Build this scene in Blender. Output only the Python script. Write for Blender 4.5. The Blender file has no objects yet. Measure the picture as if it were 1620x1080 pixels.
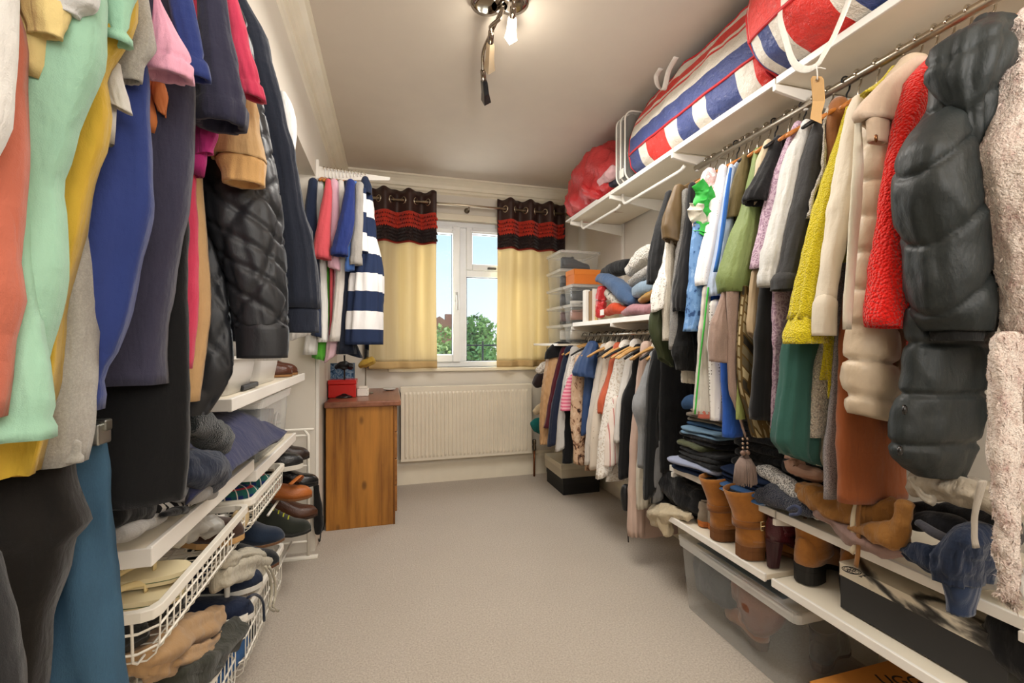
import bpy, bmesh, math, random
from mathutils import Vector, Matrix, noise

C = bpy.context.scene.collection
PI = math.pi
random.seed(7)
# ------------------------------------------------------------------ camera, world, lights, exposure
F, CX, HV, YAW, CAMZ = 695.0, 810.0, 543.0, math.radians(15.6), 1.09
SY, CY = math.sin(YAW), math.cos(YAW)
cam = bpy.data.cameras.new('camera'); camo = bpy.data.objects.new('camera', cam); C.objects.link(camo)
cam.sensor_width = 36.0; cam.lens = F / 1620 * 36.0; cam.shift_y = (HV - 540) / 1620
cam.clip_start = 0.02; cam.clip_end = 300
camo.location = (0, 0, CAMZ); camo.rotation_euler = (PI / 2, 0, -YAW)
sc = bpy.context.scene
sc.camera = camo
sc.view_settings.view_transform = 'Standard'; sc.view_settings.look = 'None'
sc.view_settings.gamma = 1.0; sc.view_settings.use_curve_mapping = False
sc.view_settings.exposure = -0.15

w = bpy.data.worlds.new('world'); sc.world = w; w.use_nodes = True
nt = w.node_tree; nt.nodes.clear()
wo = nt.nodes.new('ShaderNodeOutputWorld'); bg = nt.nodes.new('ShaderNodeBackground')
tc = nt.nodes.new('ShaderNodeTexCoord'); sp = nt.nodes.new('ShaderNodeSeparateXYZ'); cr = nt.nodes.new('ShaderNodeValToRGB')
nt.links.new(tc.outputs['Generated'], sp.inputs[0]); nt.links.new(sp.outputs['Z'], cr.inputs[0])
cr.color_ramp.elements[0].position = 0.0; cr.color_ramp.elements[0].color = (0.93, 0.97, 1.0, 1)
cr.color_ramp.elements[1].position = 0.55; cr.color_ramp.elements[1].color = (0.22, 0.50, 0.90, 1)
e = cr.color_ramp.elements.new(0.22); e.color = (0.62, 0.86, 0.98, 1)
nt.links.new(cr.outputs[0], bg.inputs[0]); nt.links.new(bg.outputs[0], wo.inputs[0])
bg.inputs[1].default_value = 1.25

def lamp(name, kind, loc, energy, color, rot=(0, 0, 0), **kw):
    d = bpy.data.lights.new(name, kind); d.energy = energy; d.color = color
    for k, v in kw.items(): setattr(d, k, v)
    o = bpy.data.objects.new(name, d); C.objects.link(o); o.location = loc; o.rotation_euler = rot
    return o
lamp('sun', 'SUN', (3, 8, 9), 3.0, (1.0, 0.95, 0.86), (math.radians(48), 0, math.radians(60)), angle=0.01)
lamp('window_daylight', 'AREA', (0.62, 3.75, 1.5), 36, (0.95, 0.98, 1.0), (-PI / 2, 0, 0), shape='RECTANGLE', size=1.2, size_y=1.1)
lamp('rear_fill', 'AREA', (0.65, -1.15, 1.9), 34, (1.0, 0.975, 0.94), (math.radians(76), 0, 0), shape='RECTANGLE', size=1.7, size_y=0.9)  # added soft fill panel, unseen behind the camera
lamp('upward_fill', 'AREA', (0.6, -0.35, 1.55), 25, (1.0, 0.965, 0.93), (math.radians(170), 0, 0), shape='DISK', size=0.5)  # added unseen fill aimed upwards to brighten the ceiling
lamp('overhead_fill', 'AREA', (0.5, 1.6, 2.16), 27, (1.0, 0.955, 0.89), (0, 0, 0), shape='DISK', size=1.0)  # added fill disc floating mid-room, unseen, larger than the ceiling fixture

# ------------------------------------------------------------------ helpers
def ratio(u):
    x = (u - CX) / F
    return (SY + x * CY) / (CY - x * SY)
def at(u, v, X=None, Y=None, Z=None):
    x = (u - CX) / F; zc = -(v - HV) / F
    d = (SY + x * CY, CY - x * SY, zc)
    t = X / d[0] if X is not None else (Y / d[1] if Y is not None else (Z - CAMZ) / d[2])
    return Vector((d[0] * t, d[1] * t, CAMZ + d[2] * t))
def srgb(h):
    if isinstance(h, str):
        h = h.lstrip('#'); c = [int(h[i:i + 2], 16) / 255 for i in (0, 2, 4)]
    else: c = [x / 255 for x in h]
    return tuple(x / 12.92 if x <= .04045 else ((x + .055) / 1.055) ** 2.4 for x in c) + (1,)

class NT:
    """small node helper"""
    def __init__(s, name):
        s.m = bpy.data.materials.new(name); s.m.use_nodes = True
        s.t = s.m.node_tree; s.b = s.t.nodes['Principled BSDF']
    def n(s, typ, **kw):
        x = s.t.nodes.new('ShaderNode' + typ)
        for k, v in kw.items():
            if isinstance(k, str) and k.startswith('i_'):
                x.inputs[int(k[2:])].default_value = v
            else: setattr(x, k, v)
        return x
    def l(s, a, b): s.t.links.new(a, b)
    def coord(s, scale=(1, 1, 1), rot=(0, 0, 0)):
        t = s.n('TexCoord'); mp = s.n('Mapping'); s.l(t.outputs['Object'], mp.inputs[0])
        mp.inputs['Scale'].default_value = scale; mp.inputs['Rotation'].default_value = rot
        return mp.outputs[0]
    def noise(s, co, scale, detail=3, rough=.55):
        x = s.n('TexNoise'); x.inputs['Scale'].default_value = scale; x.inputs['Detail'].default_value = detail
        x.inputs['Roughness'].default_value = rough; s.l(co, x.inputs['Vector']); return x.outputs[0]
    def ramp(s, fac, stops, interp='LINEAR'):
        r = s.n('ValToRGB'); r.color_ramp.interpolation = interp
        el = r.color_ramp.elements
        while len(el) > 1: el.remove(el[-1])
        el[0].position = stops[0][0]; el[0].color = srgb(stops[0][1])
        for p, c in stops[1:]:
            q = el.new(p); q.color = srgb(c)
        s.l(fac, r.inputs[0]); return r.outputs[0]
    def mix(s, fac, a, b):
        x = s.n('Mix', data_type='RGBA')
        for sock, val in ((x.inputs[0], fac), (x.inputs[6], a), (x.inputs[7], b)):
            if hasattr(val, 'links') or hasattr(val, 'is_linked'): s.l(val, sock)
            else: sock.default_value = val if isinstance(val, float) else srgb(val)
        return x.outputs[2]
    def math(s, op, a, b=None):
        x = s.n('Math', operation=op)
        for i, v in enumerate((a, b)):
            if v is None: continue
            if isinstance(v, (int, float)): x.inputs[i].default_value = v
            else: s.l(v, x.inputs[i])
        return x.outputs[0]
    def sep(s, co):
        x = s.n('SeparateXYZ'); s.l(co, x.inputs[0]); return x.outputs
    def bump(s, h, strength=.3, dist=.01, prev=None):
        b = s.n('Bump'); b.inputs['Strength'].default_value = strength; b.inputs['Distance'].default_value = dist
        s.l(h, b.inputs['Height'])
        if prev: s.l(prev, b.inputs['Normal'])
        return b.outputs[0]
    def out(s, col=None, nrm=None, rough=.8, spec=.3, metal=0.0, **kw):
        b = s.b
        if col is not None:
            if isinstance(col, (str, tuple)): b.inputs['Base Color'].default_value = srgb(col)
            else: s.l(col, b.inputs['Base Color'])
        if nrm is not None: s.l(nrm, b.inputs['Normal'])
        b.inputs['Roughness'].default_value = rough; b.inputs['Specular IOR Level'].default_value = spec
        b.inputs['Metallic'].default_value = metal
        for k, v in kw.items(): b.inputs[k.replace('_', ' ')].default_value = v
        return s.m

_mc = {}
def memo(fn):
    def g(*a, **k):
        key = (fn.__name__, a, tuple(sorted(k.items())))
        if key not in _mc: _mc[key] = fn(*a, **k)
        return _mc[key]
    return g
def hx(c, k):
    c = c.lstrip('#'); v = [max(0, min(255, int(int(c[i:i + 2], 16) * k))) for i in (0, 2, 4)]
    return '%02x%02x%02x' % tuple(v)

@memo
def plain(c, rough=.5, spec=.4, metal=0.0, bump=0.0, bs=200.0, var=.05):
    n = NT('plain_' + c); co = n.coord()
    v = n.noise(co, 6.0, 4)
    col = n.mix(v, hx(c, 1 - var), hx(c, 1 + var))
    nr = n.bump(n.noise(co, bs, 3), bump, .004) if bump else None
    return n.out(col, nr, rough, spec, metal)
def ds(c, k=.12):
    c = c.lstrip('#'); v = [int(c[i:i + 2], 16) for i in (0, 2, 4)]; g = .35 * v[0] + .5 * v[1] + .15 * v[2]
    return '%02x%02x%02x' % tuple(int(x + (g - x) * k) for x in v)
@memo
def cloth(c, rough=.92, fine=900.0, bump=.25, heather=0.0, crease=.35, sheen=.15):
    n = NT('cloth_' + c); co = n.coord(); c = hx(ds(c), .95)
    big = n.noise(n.coord((1, 1, .55)), 7.0, 4)
    col = n.mix(big, hx(c, .90), hx(c, 1.08))
    fn = n.noise(co, fine, 2)
    if heather:
        h = n.noise(n.coord((1, 1, 1.0)), 420.0, 2, .8)
        col = n.mix(n.math('MULTIPLY', n.ramp(h, [(.42, '000000'), (.62, 'ffffff')]), heather), col, hx(c, 1.28))
    cs = n.noise(n.coord((1, 1, .3), (.0, .35, .0)), 20.0, 4)
    cs = n.math('ABSOLUTE', n.math('SUBTRACT', cs, .5)); c2 = n.noise(n.coord((.6, .6, 1.2), (.3, -.5, .2)), 13.0, 4)
    nr = n.bump(n.math('ADD', n.math('MULTIPLY', cs, 1.2), n.math('MULTIPLY', c2, .6)), min(1.0, crease * 1.5), .018)
    nr = n.bump(fn, bump, .002, nr)
    return n.out(col, nr, rough, .2, Sheen_Weight=sheen)
@memo
def satin(c, rough=.45, spec=.4, crease=.3):
    n = NT('satin_' + c); co = n.coord(); c = hx(ds(c), .95)
    v = n.noise(co, 9.0, 4); col = n.mix(v, hx(c, .92), hx(c, 1.08))
    nr = n.bump(n.noise(n.coord((1, 1, .5)), 40.0, 4), crease, .008)
    return n.out(col, nr, rough, spec)
@memo
def knit(c, ribs=170.0, strength=.6, fuzz=.25):
    n = NT('knit_' + c); co = n.coord()
    s = n.sep(co); wv = n.math('SINE', n.math('MULTIPLY', n.math('ADD', s[0], n.math('MULTIPLY', s[1], 1.0)), ribs * 6.28 / 4))
    v = n.noise(co, 12.0, 4); col = n.mix(v, hx(c, .9), hx(c, 1.08))
    nr = n.bump(wv, strength * .4, .003); nr = n.bump(n.noise(co, 500.0, 3), fuzz, .004, nr)
    return n.out(col, nr, .95, .15, Sheen_Weight=.25)
@memo
def boucle(c, scale=150.0, strength=1.0, dark=.9):
    n = NT('boucle_' + c); co = n.coord()
    v = n.n('TexVoronoi'); v.inputs['Scale'].default_value = scale; n.l(co, v.inputs['Vector'])
    d = v.outputs['Distance']
    col = n.mix(d, hx(c, 1.12), hx(c, dark))
    nr = n.bump(n.math('SUBTRACT', 1.0, d), strength, .008)
    nr = n.bump(n.noise(co, 600.0, 2), .3, .003, nr)
    return n.out(col, nr, .95, .15, Sheen_Weight=.35)
@memo
def tweed(c1, c2, scale=420.0):
    n = NT('tweed_' + c1); co = n.coord()
    a = n.noise(co, scale, 2, .9); col = n.ramp(a, [(.40, c1), (.56, c2)])
    nr = n.bump(a, .5, .003)
    return n.out(col, nr, .95, .15)
@memo
def lace(c1, c2, scale=70.0, w=.10):
    n = NT('lace_' + c1); co = n.coord()
    v = n.n('TexVoronoi', feature='DISTANCE_TO_EDGE'); v.inputs['Scale'].default_value = scale
    wp = n.n('TexNoise'); wp.inputs['Scale'].default_value = 30; n.l(co, wp.inputs['Vector'])
    mx = n.n('Mix', data_type='VECTOR'); mx.inputs[0].default_value = .06; n.l(co, mx.inputs[4]); n.l(wp.outputs['Color'], mx.inputs[5])
    n.l(mx.outputs[1], v.inputs['Vector'])
    f = n.ramp(v.outputs[0], [(0.0, 'ffffff'), (w, 'ffffff'), (w + .06, '000000')])
    col = n.mix(f, c2, c1)
    nr = n.bump(f, .5, .003)
    return n.out(col, nr, .85, .25)
@memo
def bands(stops, period, axis=2, off=0.0, rough=.9):
    """hard colour bands along an axis, stops = ((pos,colour),...)"""
    n = NT('bands'); co = n.coord(); s = n.sep(co)
    f = n.math('FRACT', n.math('ADD', n.math('DIVIDE', s[axis], period), off))
    col = n.ramp(f, list(stops), 'CONSTANT')
    nr = n.bump(n.noise(n.coord((1, 1, .4)), 26.0, 3), .3, .01); nr = n.bump(n.noise(co, 800.0, 2), .2, .002, nr)
    return n.out(col, nr, rough, .2)
@memo
def denim(c, scale=1.0):
    n = NT('denim_' + c); co = n.coord()
    big = n.noise(n.coord((1, 1, .35)), 14.0, 5, .65)
    fine = n.noise(n.coord((1, 1, .25)), 700.0, 2, .8)
    col = n.mix(big, hx(c, .66), hx(c, 1.18))
    col = n.mix(n.math('MULTIPLY', fine, .35), col, hx(c, 1.35))
    nr = n.bump(n.noise(n.coord((1, 1, .3)), 22.0, 3), .4, .01); nr = n.bump(fine, .4, .002, nr)
    return n.out(col, nr, .9, .2)
@memo
def blotch(stops, scale=30.0, stretch=1.0, rough=.85, detail=3, dist=0.0):
    n = NT('blotch'); co = n.coord((1, 1, stretch))
    a = n.n('TexNoise'); a.inputs['Scale'].default_value = scale; a.inputs['Detail'].default_value = detail
    a.inputs['Distortion'].default_value = dist; n.l(co, a.inputs['Vector'])
    col = n.ramp(a.outputs[0], list(stops), 'CONSTANT')
    nr = n.bump(n.noise(n.coord((1, 1, .4)), 26.0, 3), .3, .01)
    return n.out(col, nr, rough, .2)
@memo
def plaid(base, c1, c2, c3, p=.03):
    n = NT('plaid'); co = n.coord(); s = n.sep(co)
    def line(o, per, off, wd):
        f = n.math('FRACT', n.math('ADD', n.math('DIVIDE', o, per), off)); return n.math('LESS_THAN', f, wd)
    hz = n.math('ADD', s[2], 0.0); hy = n.math('ADD', s[0], s[1])
    col = n.mix(n.math('MULTIPLY', line(hz, p, 0, .4), .7), base, c1)
    col = n.mix(n.math('MULTIPLY', line(hy, p, .2, .4), .6), col, c1)
    col = n.mix(line(hz, p, .6, .1), col, c2); col = n.mix(line(hy, p, .75, .1), col, c3)
    return n.out(col, None, .9, .2)
@memo
def dots(c1, c2, scale=60.0, r=.25):
    n = NT('dots_' + c1); co = n.coord()
    v = n.n('TexVoronoi'); v.inputs['Scale'].default_value = scale; v.inputs['Randomness'].default_value = .25
    n.l(co, v.inputs['Vector'])
    col = n.mix(n.math('LESS_THAN', v.outputs['Distance'], r), c1, c2)
    return n.out(col, None, .85, .2)
@memo
def leather(c, rough=.4, bump=.25, scale=220.0):
    n = NT('leather_' + c); co = n.coord()
    v = n.noise(co, 14.0, 4); col = n.mix(v, hx(c, .82), hx(c, 1.14))
    vr = n.n('TexVoronoi'); vr.inputs['Scale'].default_value = scale; n.l(co, vr.inputs['Vector'])
    nr = n.bump(vr.outputs['Distance'], bump, .003); nr = n.bump(n.noise(co, 30.0, 3), .25, .006, nr)
    return n.out(col, nr, rough, .45)
@memo
def suede(c):
    n = NT('suede_' + c); co = n.coord()
    v = n.noise(co, 16.0, 5, .65); col = n.mix(v, hx(c, .72), hx(c, 1.25))
    nr = n.bump(n.noise(co, 300.0, 3), .3, .004)
    return n.out(col, nr, .95, .15, Sheen_Weight=.3)
@memo
def clear(c='e8eef0', rough=.12, alpha=.10):
    """thin translucent plastic"""
    n = NT('clear_plastic'); co = n.coord()
    b = n.b; b.inputs['Base Color'].default_value = srgb(c)
    n.out(None, n.bump(n.noise(co, 25.0, 2), .08, .01), rough, .5)
    tr = n.n('BsdfTransparent'); mx = n.n('MixShader')
    lw = n.n('LayerWeight'); lw.inputs[0].default_value = .35
    f = n.math('ADD', n.math('MULTIPLY', lw.outputs['Facing'], .30), alpha)
    n.l(f, mx.inputs[0]); n.l(tr.outputs[0], mx.inputs[1]); n.l(b.outputs[0], mx.inputs[2])
    o = [q for q in n.t.nodes if q.type == 'OUTPUT_MATERIAL'][0]; n.l(mx.outputs[0], o.inputs[0])
    return n.m
@memo
def chrome(c='d8d4cc', rough=.18):
    n = NT('chrome_' + c); return n.out(c, None, rough, .5, 1.0)
@memo
def wood(c1, c2, axis=2, scale=1.0, rough=.45, knots=False):
    n = NT('wood_' + c1)
    sc_ = [26.0 * scale] * 3; sc_[axis] = 1.6 * scale
    co = n.coord(tuple(sc_))
    a = n.noise(co, 1.0, 6, .62)
    sc2 = [5.0 * scale] * 3; sc2[axis] = .5 * scale
    b = n.noise(n.coord(tuple(sc2)), 1.0, 3)
    f = n.math('ADD', n.math('MULTIPLY', a, .6), n.math('MULTIPLY', b, .4))
    col = n.ramp(f, [(.34, c2), (.5, c1), (.64, hx(c1, 1.13))])
    if knots:
        v = n.n('TexVoronoi'); v.inputs['Scale'].default_value = 1.0
        n.l(n.coord((7.0, 7.0, 3.6)), v.inputs['Vector'])
        k = n.ramp(v.outputs['Distance'], [(0.0, 'ffffff'), (.07, 'dddddd'), (.13, '000000')])
        col = n.mix(n.math('MULTIPLY', k, .75), col, hx(c2, .45))
    return n.out(col, n.bump(a, .12, .002), rough, .4)

def link(name, me, mat=None, parent=None, loc=None):
    o = bpy.data.objects.new(name, me); C.objects.link(o)
    if mat is not None and not me.materials: me.materials.append(mat)
    if parent is not None: o.parent = parent
    if loc is not None: o.location = loc
    return o
def tag(o, label=None, cat=None, group=None, kind=None):
    if label: o['label'] = label
    if cat: o['category'] = cat
    if group: o['group'] = group
    if kind: o['kind'] = kind
    return o
def thing(name, loc, label, cat, group=None):
    o = bpy.data.objects.new(name, None); C.objects.link(o); o.location = loc; o.empty_display_size = .05
    return tag(o, label, cat, group)
def wloc(o):
    v = Vector(o.location)
    while o.parent is not None:
        o = o.parent; v += Vector(o.location)
    return v

def cr_interp(rows, m):
    """Catmull-Rom resampling of equal-length numeric rows, by chord length"""
    rows = [tuple(float(x) for x in r) for r in rows]
    k = len(rows)
    if k == 1: return rows * m
    d = [0.0]
    for a, b in zip(rows, rows[1:]):
        d.append(d[-1] + max(1e-6, math.sqrt(sum((x - y) ** 2 for x, y in zip(a[:3], b[:3])))))
    L = d[-1]; outp = []; j = 0
    for i in range(m):
        s = L * i / (m - 1)
        while j < k - 2 and s > d[j + 1]: j += 1
        h = d[j + 1] - d[j]; t = (s - d[j]) / h
        p1, p2 = rows[j], rows[j + 1]
        row = []
        for c in range(len(p1)):
            m1 = (p2[c] - rows[j - 1][c]) / (d[j + 1] - d[j - 1]) * h if j > 0 else p2[c] - p1[c]
            m2 = (rows[j + 2][c] - p1[c]) / (d[j + 2] - d[j]) * h if j < k - 2 else p2[c] - p1[c]
            dl = p2[c] - p1[c]
            if m1 * dl <= 0: m1 = 0
            if m2 * dl <= 0: m2 = 0
            if abs(m1) > 3 * abs(dl): m1 = 3 * dl
            if abs(m2) > 3 * abs(dl): m2 = 3 * dl
            t2, t3 = t * t, t * t * t
            row.append((2 * t3 - 3 * t2 + 1) * p1[c] + (t3 - 2 * t2 + t) * m1 + (-2 * t3 + 3 * t2) * p2[c] + (t3 - t2) * m2)
        outp.append(tuple(row))
    return outp

class MB:
    def __init__(s): s.v = []; s.f = []
    def add(s, vs, fs):
        k = len(s.v); s.v += [tuple(x) for x in vs]; s.f += [tuple(i + k for i in f) for f in fs]; return s
    def box(s, x0, x1, y0, y1, z0, z1, M=None):
        vs = [Vector((x, y, z)) for z in (z0, z1) for y in (y0, y1) for x in (x0, x1)]
        if M is not None: vs = [M @ p for p in vs]
        return s.add(vs, [(0, 2, 3, 1), (4, 5, 7, 6), (0, 1, 5, 4), (2, 6, 7, 3), (0, 4, 6, 2), (1, 3, 7, 5)])
    def rings(s, rings, cap0=True, cap1=True, closed=True):
        n = len(rings[0]); vs = [p for r in rings for p in r]; fs = []
        for i in range(len(rings) - 1):
            for j in range(n if closed else n - 1):
                a = i * n + j; b = i * n + (j + 1) % n
                fs.append((a, b, b + n, a + n))
        if cap0: fs.append(tuple(reversed(range(n))))
        if cap1: fs.append(tuple(range((len(rings) - 1) * n, len(rings) * n)))
        return s.add(vs, fs)
    def tube(s, pts, r, n=8, flat=1.0, ends=True):
        pts = [Vector(p) for p in pts]; rs = r if isinstance(r, (list, tuple)) else [r] * len(pts)
        rings = []; up = None
        for i, p in enumerate(pts):
            d = (pts[min(i + 1, len(pts) - 1)] - pts[max(i - 1, 0)]).normalized()
            if up is None:
                up = Vector((0, 0, 1)) if abs(d.z) < .9 else Vector((1, 0, 0))
            a = d.cross(up).normalized(); b = a.cross(d).normalized(); up = b
            rings.append([p + a * math.cos(2 * PI * j / n) * rs[i] + b * math.sin(2 * PI * j / n) * rs[i] * flat for j in range(n)])
        return s.rings(rings, ends, ends)
    def lathe(s, c, prof, n=20, M=None):
        rings = []
        for r, z in prof:
            ring = [Vector((r * math.cos(2 * PI * j / n), r * math.sin(2 * PI * j / n), z)) for j in range(n)]
            if M is not None: ring = [M @ p for p in ring]
            rings.append([p + Vector(c) for p in ring])
        return s.rings(rings)
    def prism(s, poly, axis, a, b):
        """extrude a 2-D polygon along an axis: axis 0 -> poly=(y,z), 1 -> (x,z), 2 -> (x,y)"""
        def mk(p, t):
            return {0: (t, p[0], p[1]), 1: (p[0], t, p[1]), 2: (p[0], p[1], t)}[axis]
        n = len(poly)
        vs = [mk(p, a) for p in poly] + [mk(p, b) for p in poly]
        fs = [(i, (i + 1) % n, (i + 1) % n + n, i + n) for i in range(n)] + [tuple(reversed(range(n))), tuple(range(n, 2 * n))]
        return s.add(vs, fs)
    def grid(s, fn, nu, nv):
        vs = [fn(i / (nu - 1), j / (nv - 1)) for j in range(nv) for i in range(nu)]
        fs = [(j * nu + i, j * nu + i + 1, (j + 1) * nu + i + 1, (j + 1) * nu + i) for j in range(nv - 1) for i in range(nu - 1)]
        return s.add(vs, fs)
    def build(s, name, mat, parent=None, smooth=False, bevel=0.0, seg=2, solid=0.0, sub=0, origin=None, fixn=True):
        me = bpy.data.meshes.new(name)
        off = wloc(parent) if parent is not None else Vector(origin) if origin is not None else None
        if off is None:
            xs = [p[0] for p in s.v]; ys = [p[1] for p in s.v]; zs = [p[2] for p in s.v]
            off = Vector(((min(xs) + max(xs)) / 2, (min(ys) + max(ys)) / 2, min(zs)))
        me.from_pydata([(p[0] - off.x, p[1] - off.y, p[2] - off.z) for p in s.v], [], s.f)
        if fixn:
            b = bmesh.new(); b.from_mesh(me); bmesh.ops.recalc_face_normals(b, faces=b.faces); b.to_mesh(me); b.free()
        me.update()
        if smooth: me.polygons.foreach_set('use_smooth', [True] * len(me.polygons))
        o = link(name, me, mat, parent, None if parent is not None else off)
        if solid:
            md = o.modifiers.new('solid', 'SOLIDIFY'); md.thickness = solid; md.offset = 0
        if bevel:
            md = o.modifiers.new('bevel', 'BEVEL'); md.width = bevel; md.segments = seg; md.limit_method = 'ANGLE'
        if sub:
            md = o.modifiers.new('sub', 'SUBSURF'); md.levels = sub; md.render_levels = sub
        return o
def B(*a, M=None): return MB().box(*a, M=M)

def nz(p, s, seed=0.0):
    return noise.noise(Vector((p[0] * s + seed, p[1] * s + seed * .7, p[2] * s - seed)))

# ---- hanging cloth: a tube of horizontal cross-sections ------------------------------------------
def rr(rows, Y=None, X=None, asp=1.0):
    """(v, uL, uR[, Y or X]) silhouette rows measured on the photograph -> world sections (x, y, z, rx, ry)"""
    res = []
    for r in rows:
        v, uL, uR = r[:3]
        aL, aR = math.atan(ratio(uL)), math.atan(ratio(uR)); al = (aL + aR) / 2; hf = abs(aR - aL) / 2
        yy = r[3] if len(r) > 3 and Y is not None else Y
        xx = r[3] if len(r) > 3 and Y is None else X
        D = yy / math.cos(al) if Y is not None else xx / math.sin(al)
        t = D * math.cos(al - YAW)
        rad = D * math.sin(hf) / math.sqrt(math.cos(al) ** 2 + (asp * math.sin(al)) ** 2)
        res.append((D * math.sin(al), D * math.cos(al), CAMZ - (v - HV) / F * t, rad, rad * asp))
    return res
def rb(rows, Y, xin, th):
    """(v, u) outer-edge rows at plane Y, body reaches in to xin -> world sections"""
    res = []
    for r in rows:
        p = at(r[1], r[0], Y=Y); xi = xin if len(r) < 3 else r[2]
        res.append(((p.x + xi) / 2, Y, p.z, max(.004, abs(xi - p.x) / 2), th if len(r) < 4 else r[3]))
    return res
def drape(secs, n=36, m=28, p=2.3, fold=.05, k=5, seed=0.0, wr=.004, fn=None, hem=.03, open_=True, top='cap', sway=0.0, nsc=9.0):
    """loft horizontal sections; fold = relative fold depth growing to the hem; fn(s, wpos, theta, f)->metres outward"""
    tx = tz = 0.0; secs = list(secs)
    if open_ and len(secs) > 2 and secs[-1][3] < secs[-2][3] * .93:
        a, b = secs[-2], secs[-1]
        tz = min(.05, (a[2] - b[2])) * .5; tx = max(-1, min(1, (b[0] - a[0]) / max(.003, a[3] * .5)))
        secs[-1] = (a[0] + (b[0] - a[0]) * .4, a[1], b[2] + (tz if abs(tx) > .2 else 0), a[3] * .97, a[4] * .97)
    S = cr_interp(secs, m); mb = MB(); rings = []
    z0 = S[0][2]; ph = seed * 2.1; s = 0.0
    for i, (x, y, z, rx, ry) in enumerate(S):
        f = i / (m - 1)
        if i: s += math.sqrt((x - S[i - 1][0]) ** 2 + (y - S[i - 1][1]) ** 2 + (z - S[i - 1][2]) ** 2)
        per = PI * (rx + ry)
        ring = []
        for j in range(n):
            th = 2 * PI * j / n; c, q = math.cos(th), math.sin(th)
            ex = abs(c) ** (2 / p) * (1 if c >= 0 else -1); ey = abs(q) ** (2 / p) * (1 if q >= 0 else -1)
            nx, ny = c / max(rx, 1e-4), q / max(ry, 1e-4); ln = math.hypot(nx, ny); nx /= ln; ny /= ln
            rm = min(rx, ry)
            q1 = math.sin(k * th + ph + 1.3 * math.sin(2.2 * f + seed)); q2 = math.sin((k * 2 + 1) * th + ph * 1.7 + 2.0 * f)
            d = fold * rm * (.25 + .75 * f) * (1.15 - 2.0 * (1 - abs(q1)) ** 1.6 * (1 if q1 > 0 else .75) + .45 * q2)
            tipk = abs(q) ** .6 if rx > 2.5 * ry else 1.0
            d *= tipk
            px, py = x + rx * ex, y + ry * ey
            d += wr * (nz((px, py, z * .45), nsc, seed) + .5 * nz((px, py, z), nsc * 3, seed + 5))
            rg = 1 - min(1, abs(nz((px, py, z * .3), nsc * 1.5, seed + 9)) * 2.2)
            d += wr * .9 * (rg ** 3 - .3) * tipk
            if fn: d += fn(s, th / (2 * PI) * per, th, f)
            zt = z - (tz * tx * ex * max(0, (f - .7) / .3) + .35 * abs(d) * max(0, f - .9) * 5 if tz else 0)
            ring.append((px + nx * d + sway * math.sin(f * 3 + seed), py + ny * d, zt))
        rings.append(ring)
    if top == 'cap':
        x, y, z, rx, ry = S[0]
        pre = []
        for q, dz in ((.35, .9), (.75, .55)):
            pre.append([(x + (pt[0] - x) * q, y + (pt[1] - y) * q, z + min(rx, ry, .03) * dz) for pt in rings[0]])
        rings = pre + rings
    if open_:
        x, y, z, rx, ry = S[-1]; q = 1 - min(.35, .006 / max(.004, min(rx, ry)))
        e1 = [(x + (pt[0] - x) * q, y + (pt[1] - y) * q, pt[2] + .001) for pt in rings[-1]]
        x2, y2, z2, _, _ = S[-3]
        e2 = [(x2 + (pt[0] - x2) * q, y2 + (pt[1] - y2) * q, pt[2]) for pt in rings[-3]]
        rings = rings + [e1, e2]
    return mb.rings(rings)
def quilt(p, amp):
    def g(s, w, th, f):
        a = abs(((s + w) / p) % 1 - .5) * 2; b = abs(((s - w) / p) % 1 - .5) * 2
        return -amp * (max(0, a - .72) / .28 + max(0, b - .72) / .28)
    return g
def seam(p, k=0.0, ph=0.0, deep=.0065, puff=.005, r=.07):
    def g(s, w, th, f):
        q = (s + k * r * math.cos(th) + ph) / p; e = abs(q - round(q)) * p
        return puff * (abs(math.sin(PI * q)) ** .6 - .6) - deep * max(0, 1 - e / .011) ** 1.3
    return g
def baffle(p, amp, ph=0.0, tilt=0.0):
    def g(s, w, th, f):
        t = ((s + tilt * math.cos(th) + ph) / p) % 1
        return amp * (abs(math.sin(PI * t)) ** .55 - .6)
    return g
def cuffband(L, h, amp):
    return lambda s, w, th, f: (amp if f > 1 - h else 0)
# ------------------------------------------------------------------ the room
XL, XA, XR, YB, YN, ZC, YR, ZH = -0.375, -0.86, 1.57, 3.5, -1.35, 2.38, 2.5, 1.97
wall_m = plain('ddd6ca', .9, .2, bump=.05, bs=60.0, var=.02)
ceil_m = plain('d6cbbd', .95, .15, bump=.04, bs=40.0, var=.02)
trim_m = plain('e9e0cc', .45, .4)
white_m = plain('ebe7df', .38, .45)
upvc_m = plain('eef0f2', .28, .5)
def carpet():
    n = NT('carpet'); co = n.coord()
    a = n.noise(co, 150.0, 3, .8); b = n.noise(co, 3.0, 4); c = n.noise(co, 420.0, 2, .8)
    col = n.ramp(a, [(.30, 'ad9f8f'), (.5, 'ccc0b1'), (.7, 'e2d8ca')])
    col = n.mix(n.math('MULTIPLY', b, .35), col, 'a89a89')
    nr = n.bump(a, .8, .008); nr = n.bump(c, .6, .004, nr)
    return n.out(col, nr, .98, .1, Sheen_Weight=.2)
def struct(o): return tag(o, kind='structure')
struct(B(XA - .1, XR + .1, YN - .1, YB + .1, -.08, 0).build('floor', carpet()))
struct(B(XA - .1, XR + .1, YN - .1, YB + .1, ZC, ZC + .08).build('ceiling', ceil_m))
struct(B(XA - .1, XA, YN, YR, 0, ZC).build('wall_left_alcove', wall_m))
struct(B(XA - .1, XL, YR, YB + .1, 0, ZC).build('wall_left', wall_m))
struct(B(XL - .1, XL, YN, YR, ZH, ZC).build('wall_left_header', wall_m))
struct(B(XR, XR + .1, YN, YB + .1, 0, ZC).build('wall_right', wall_m))
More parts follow.
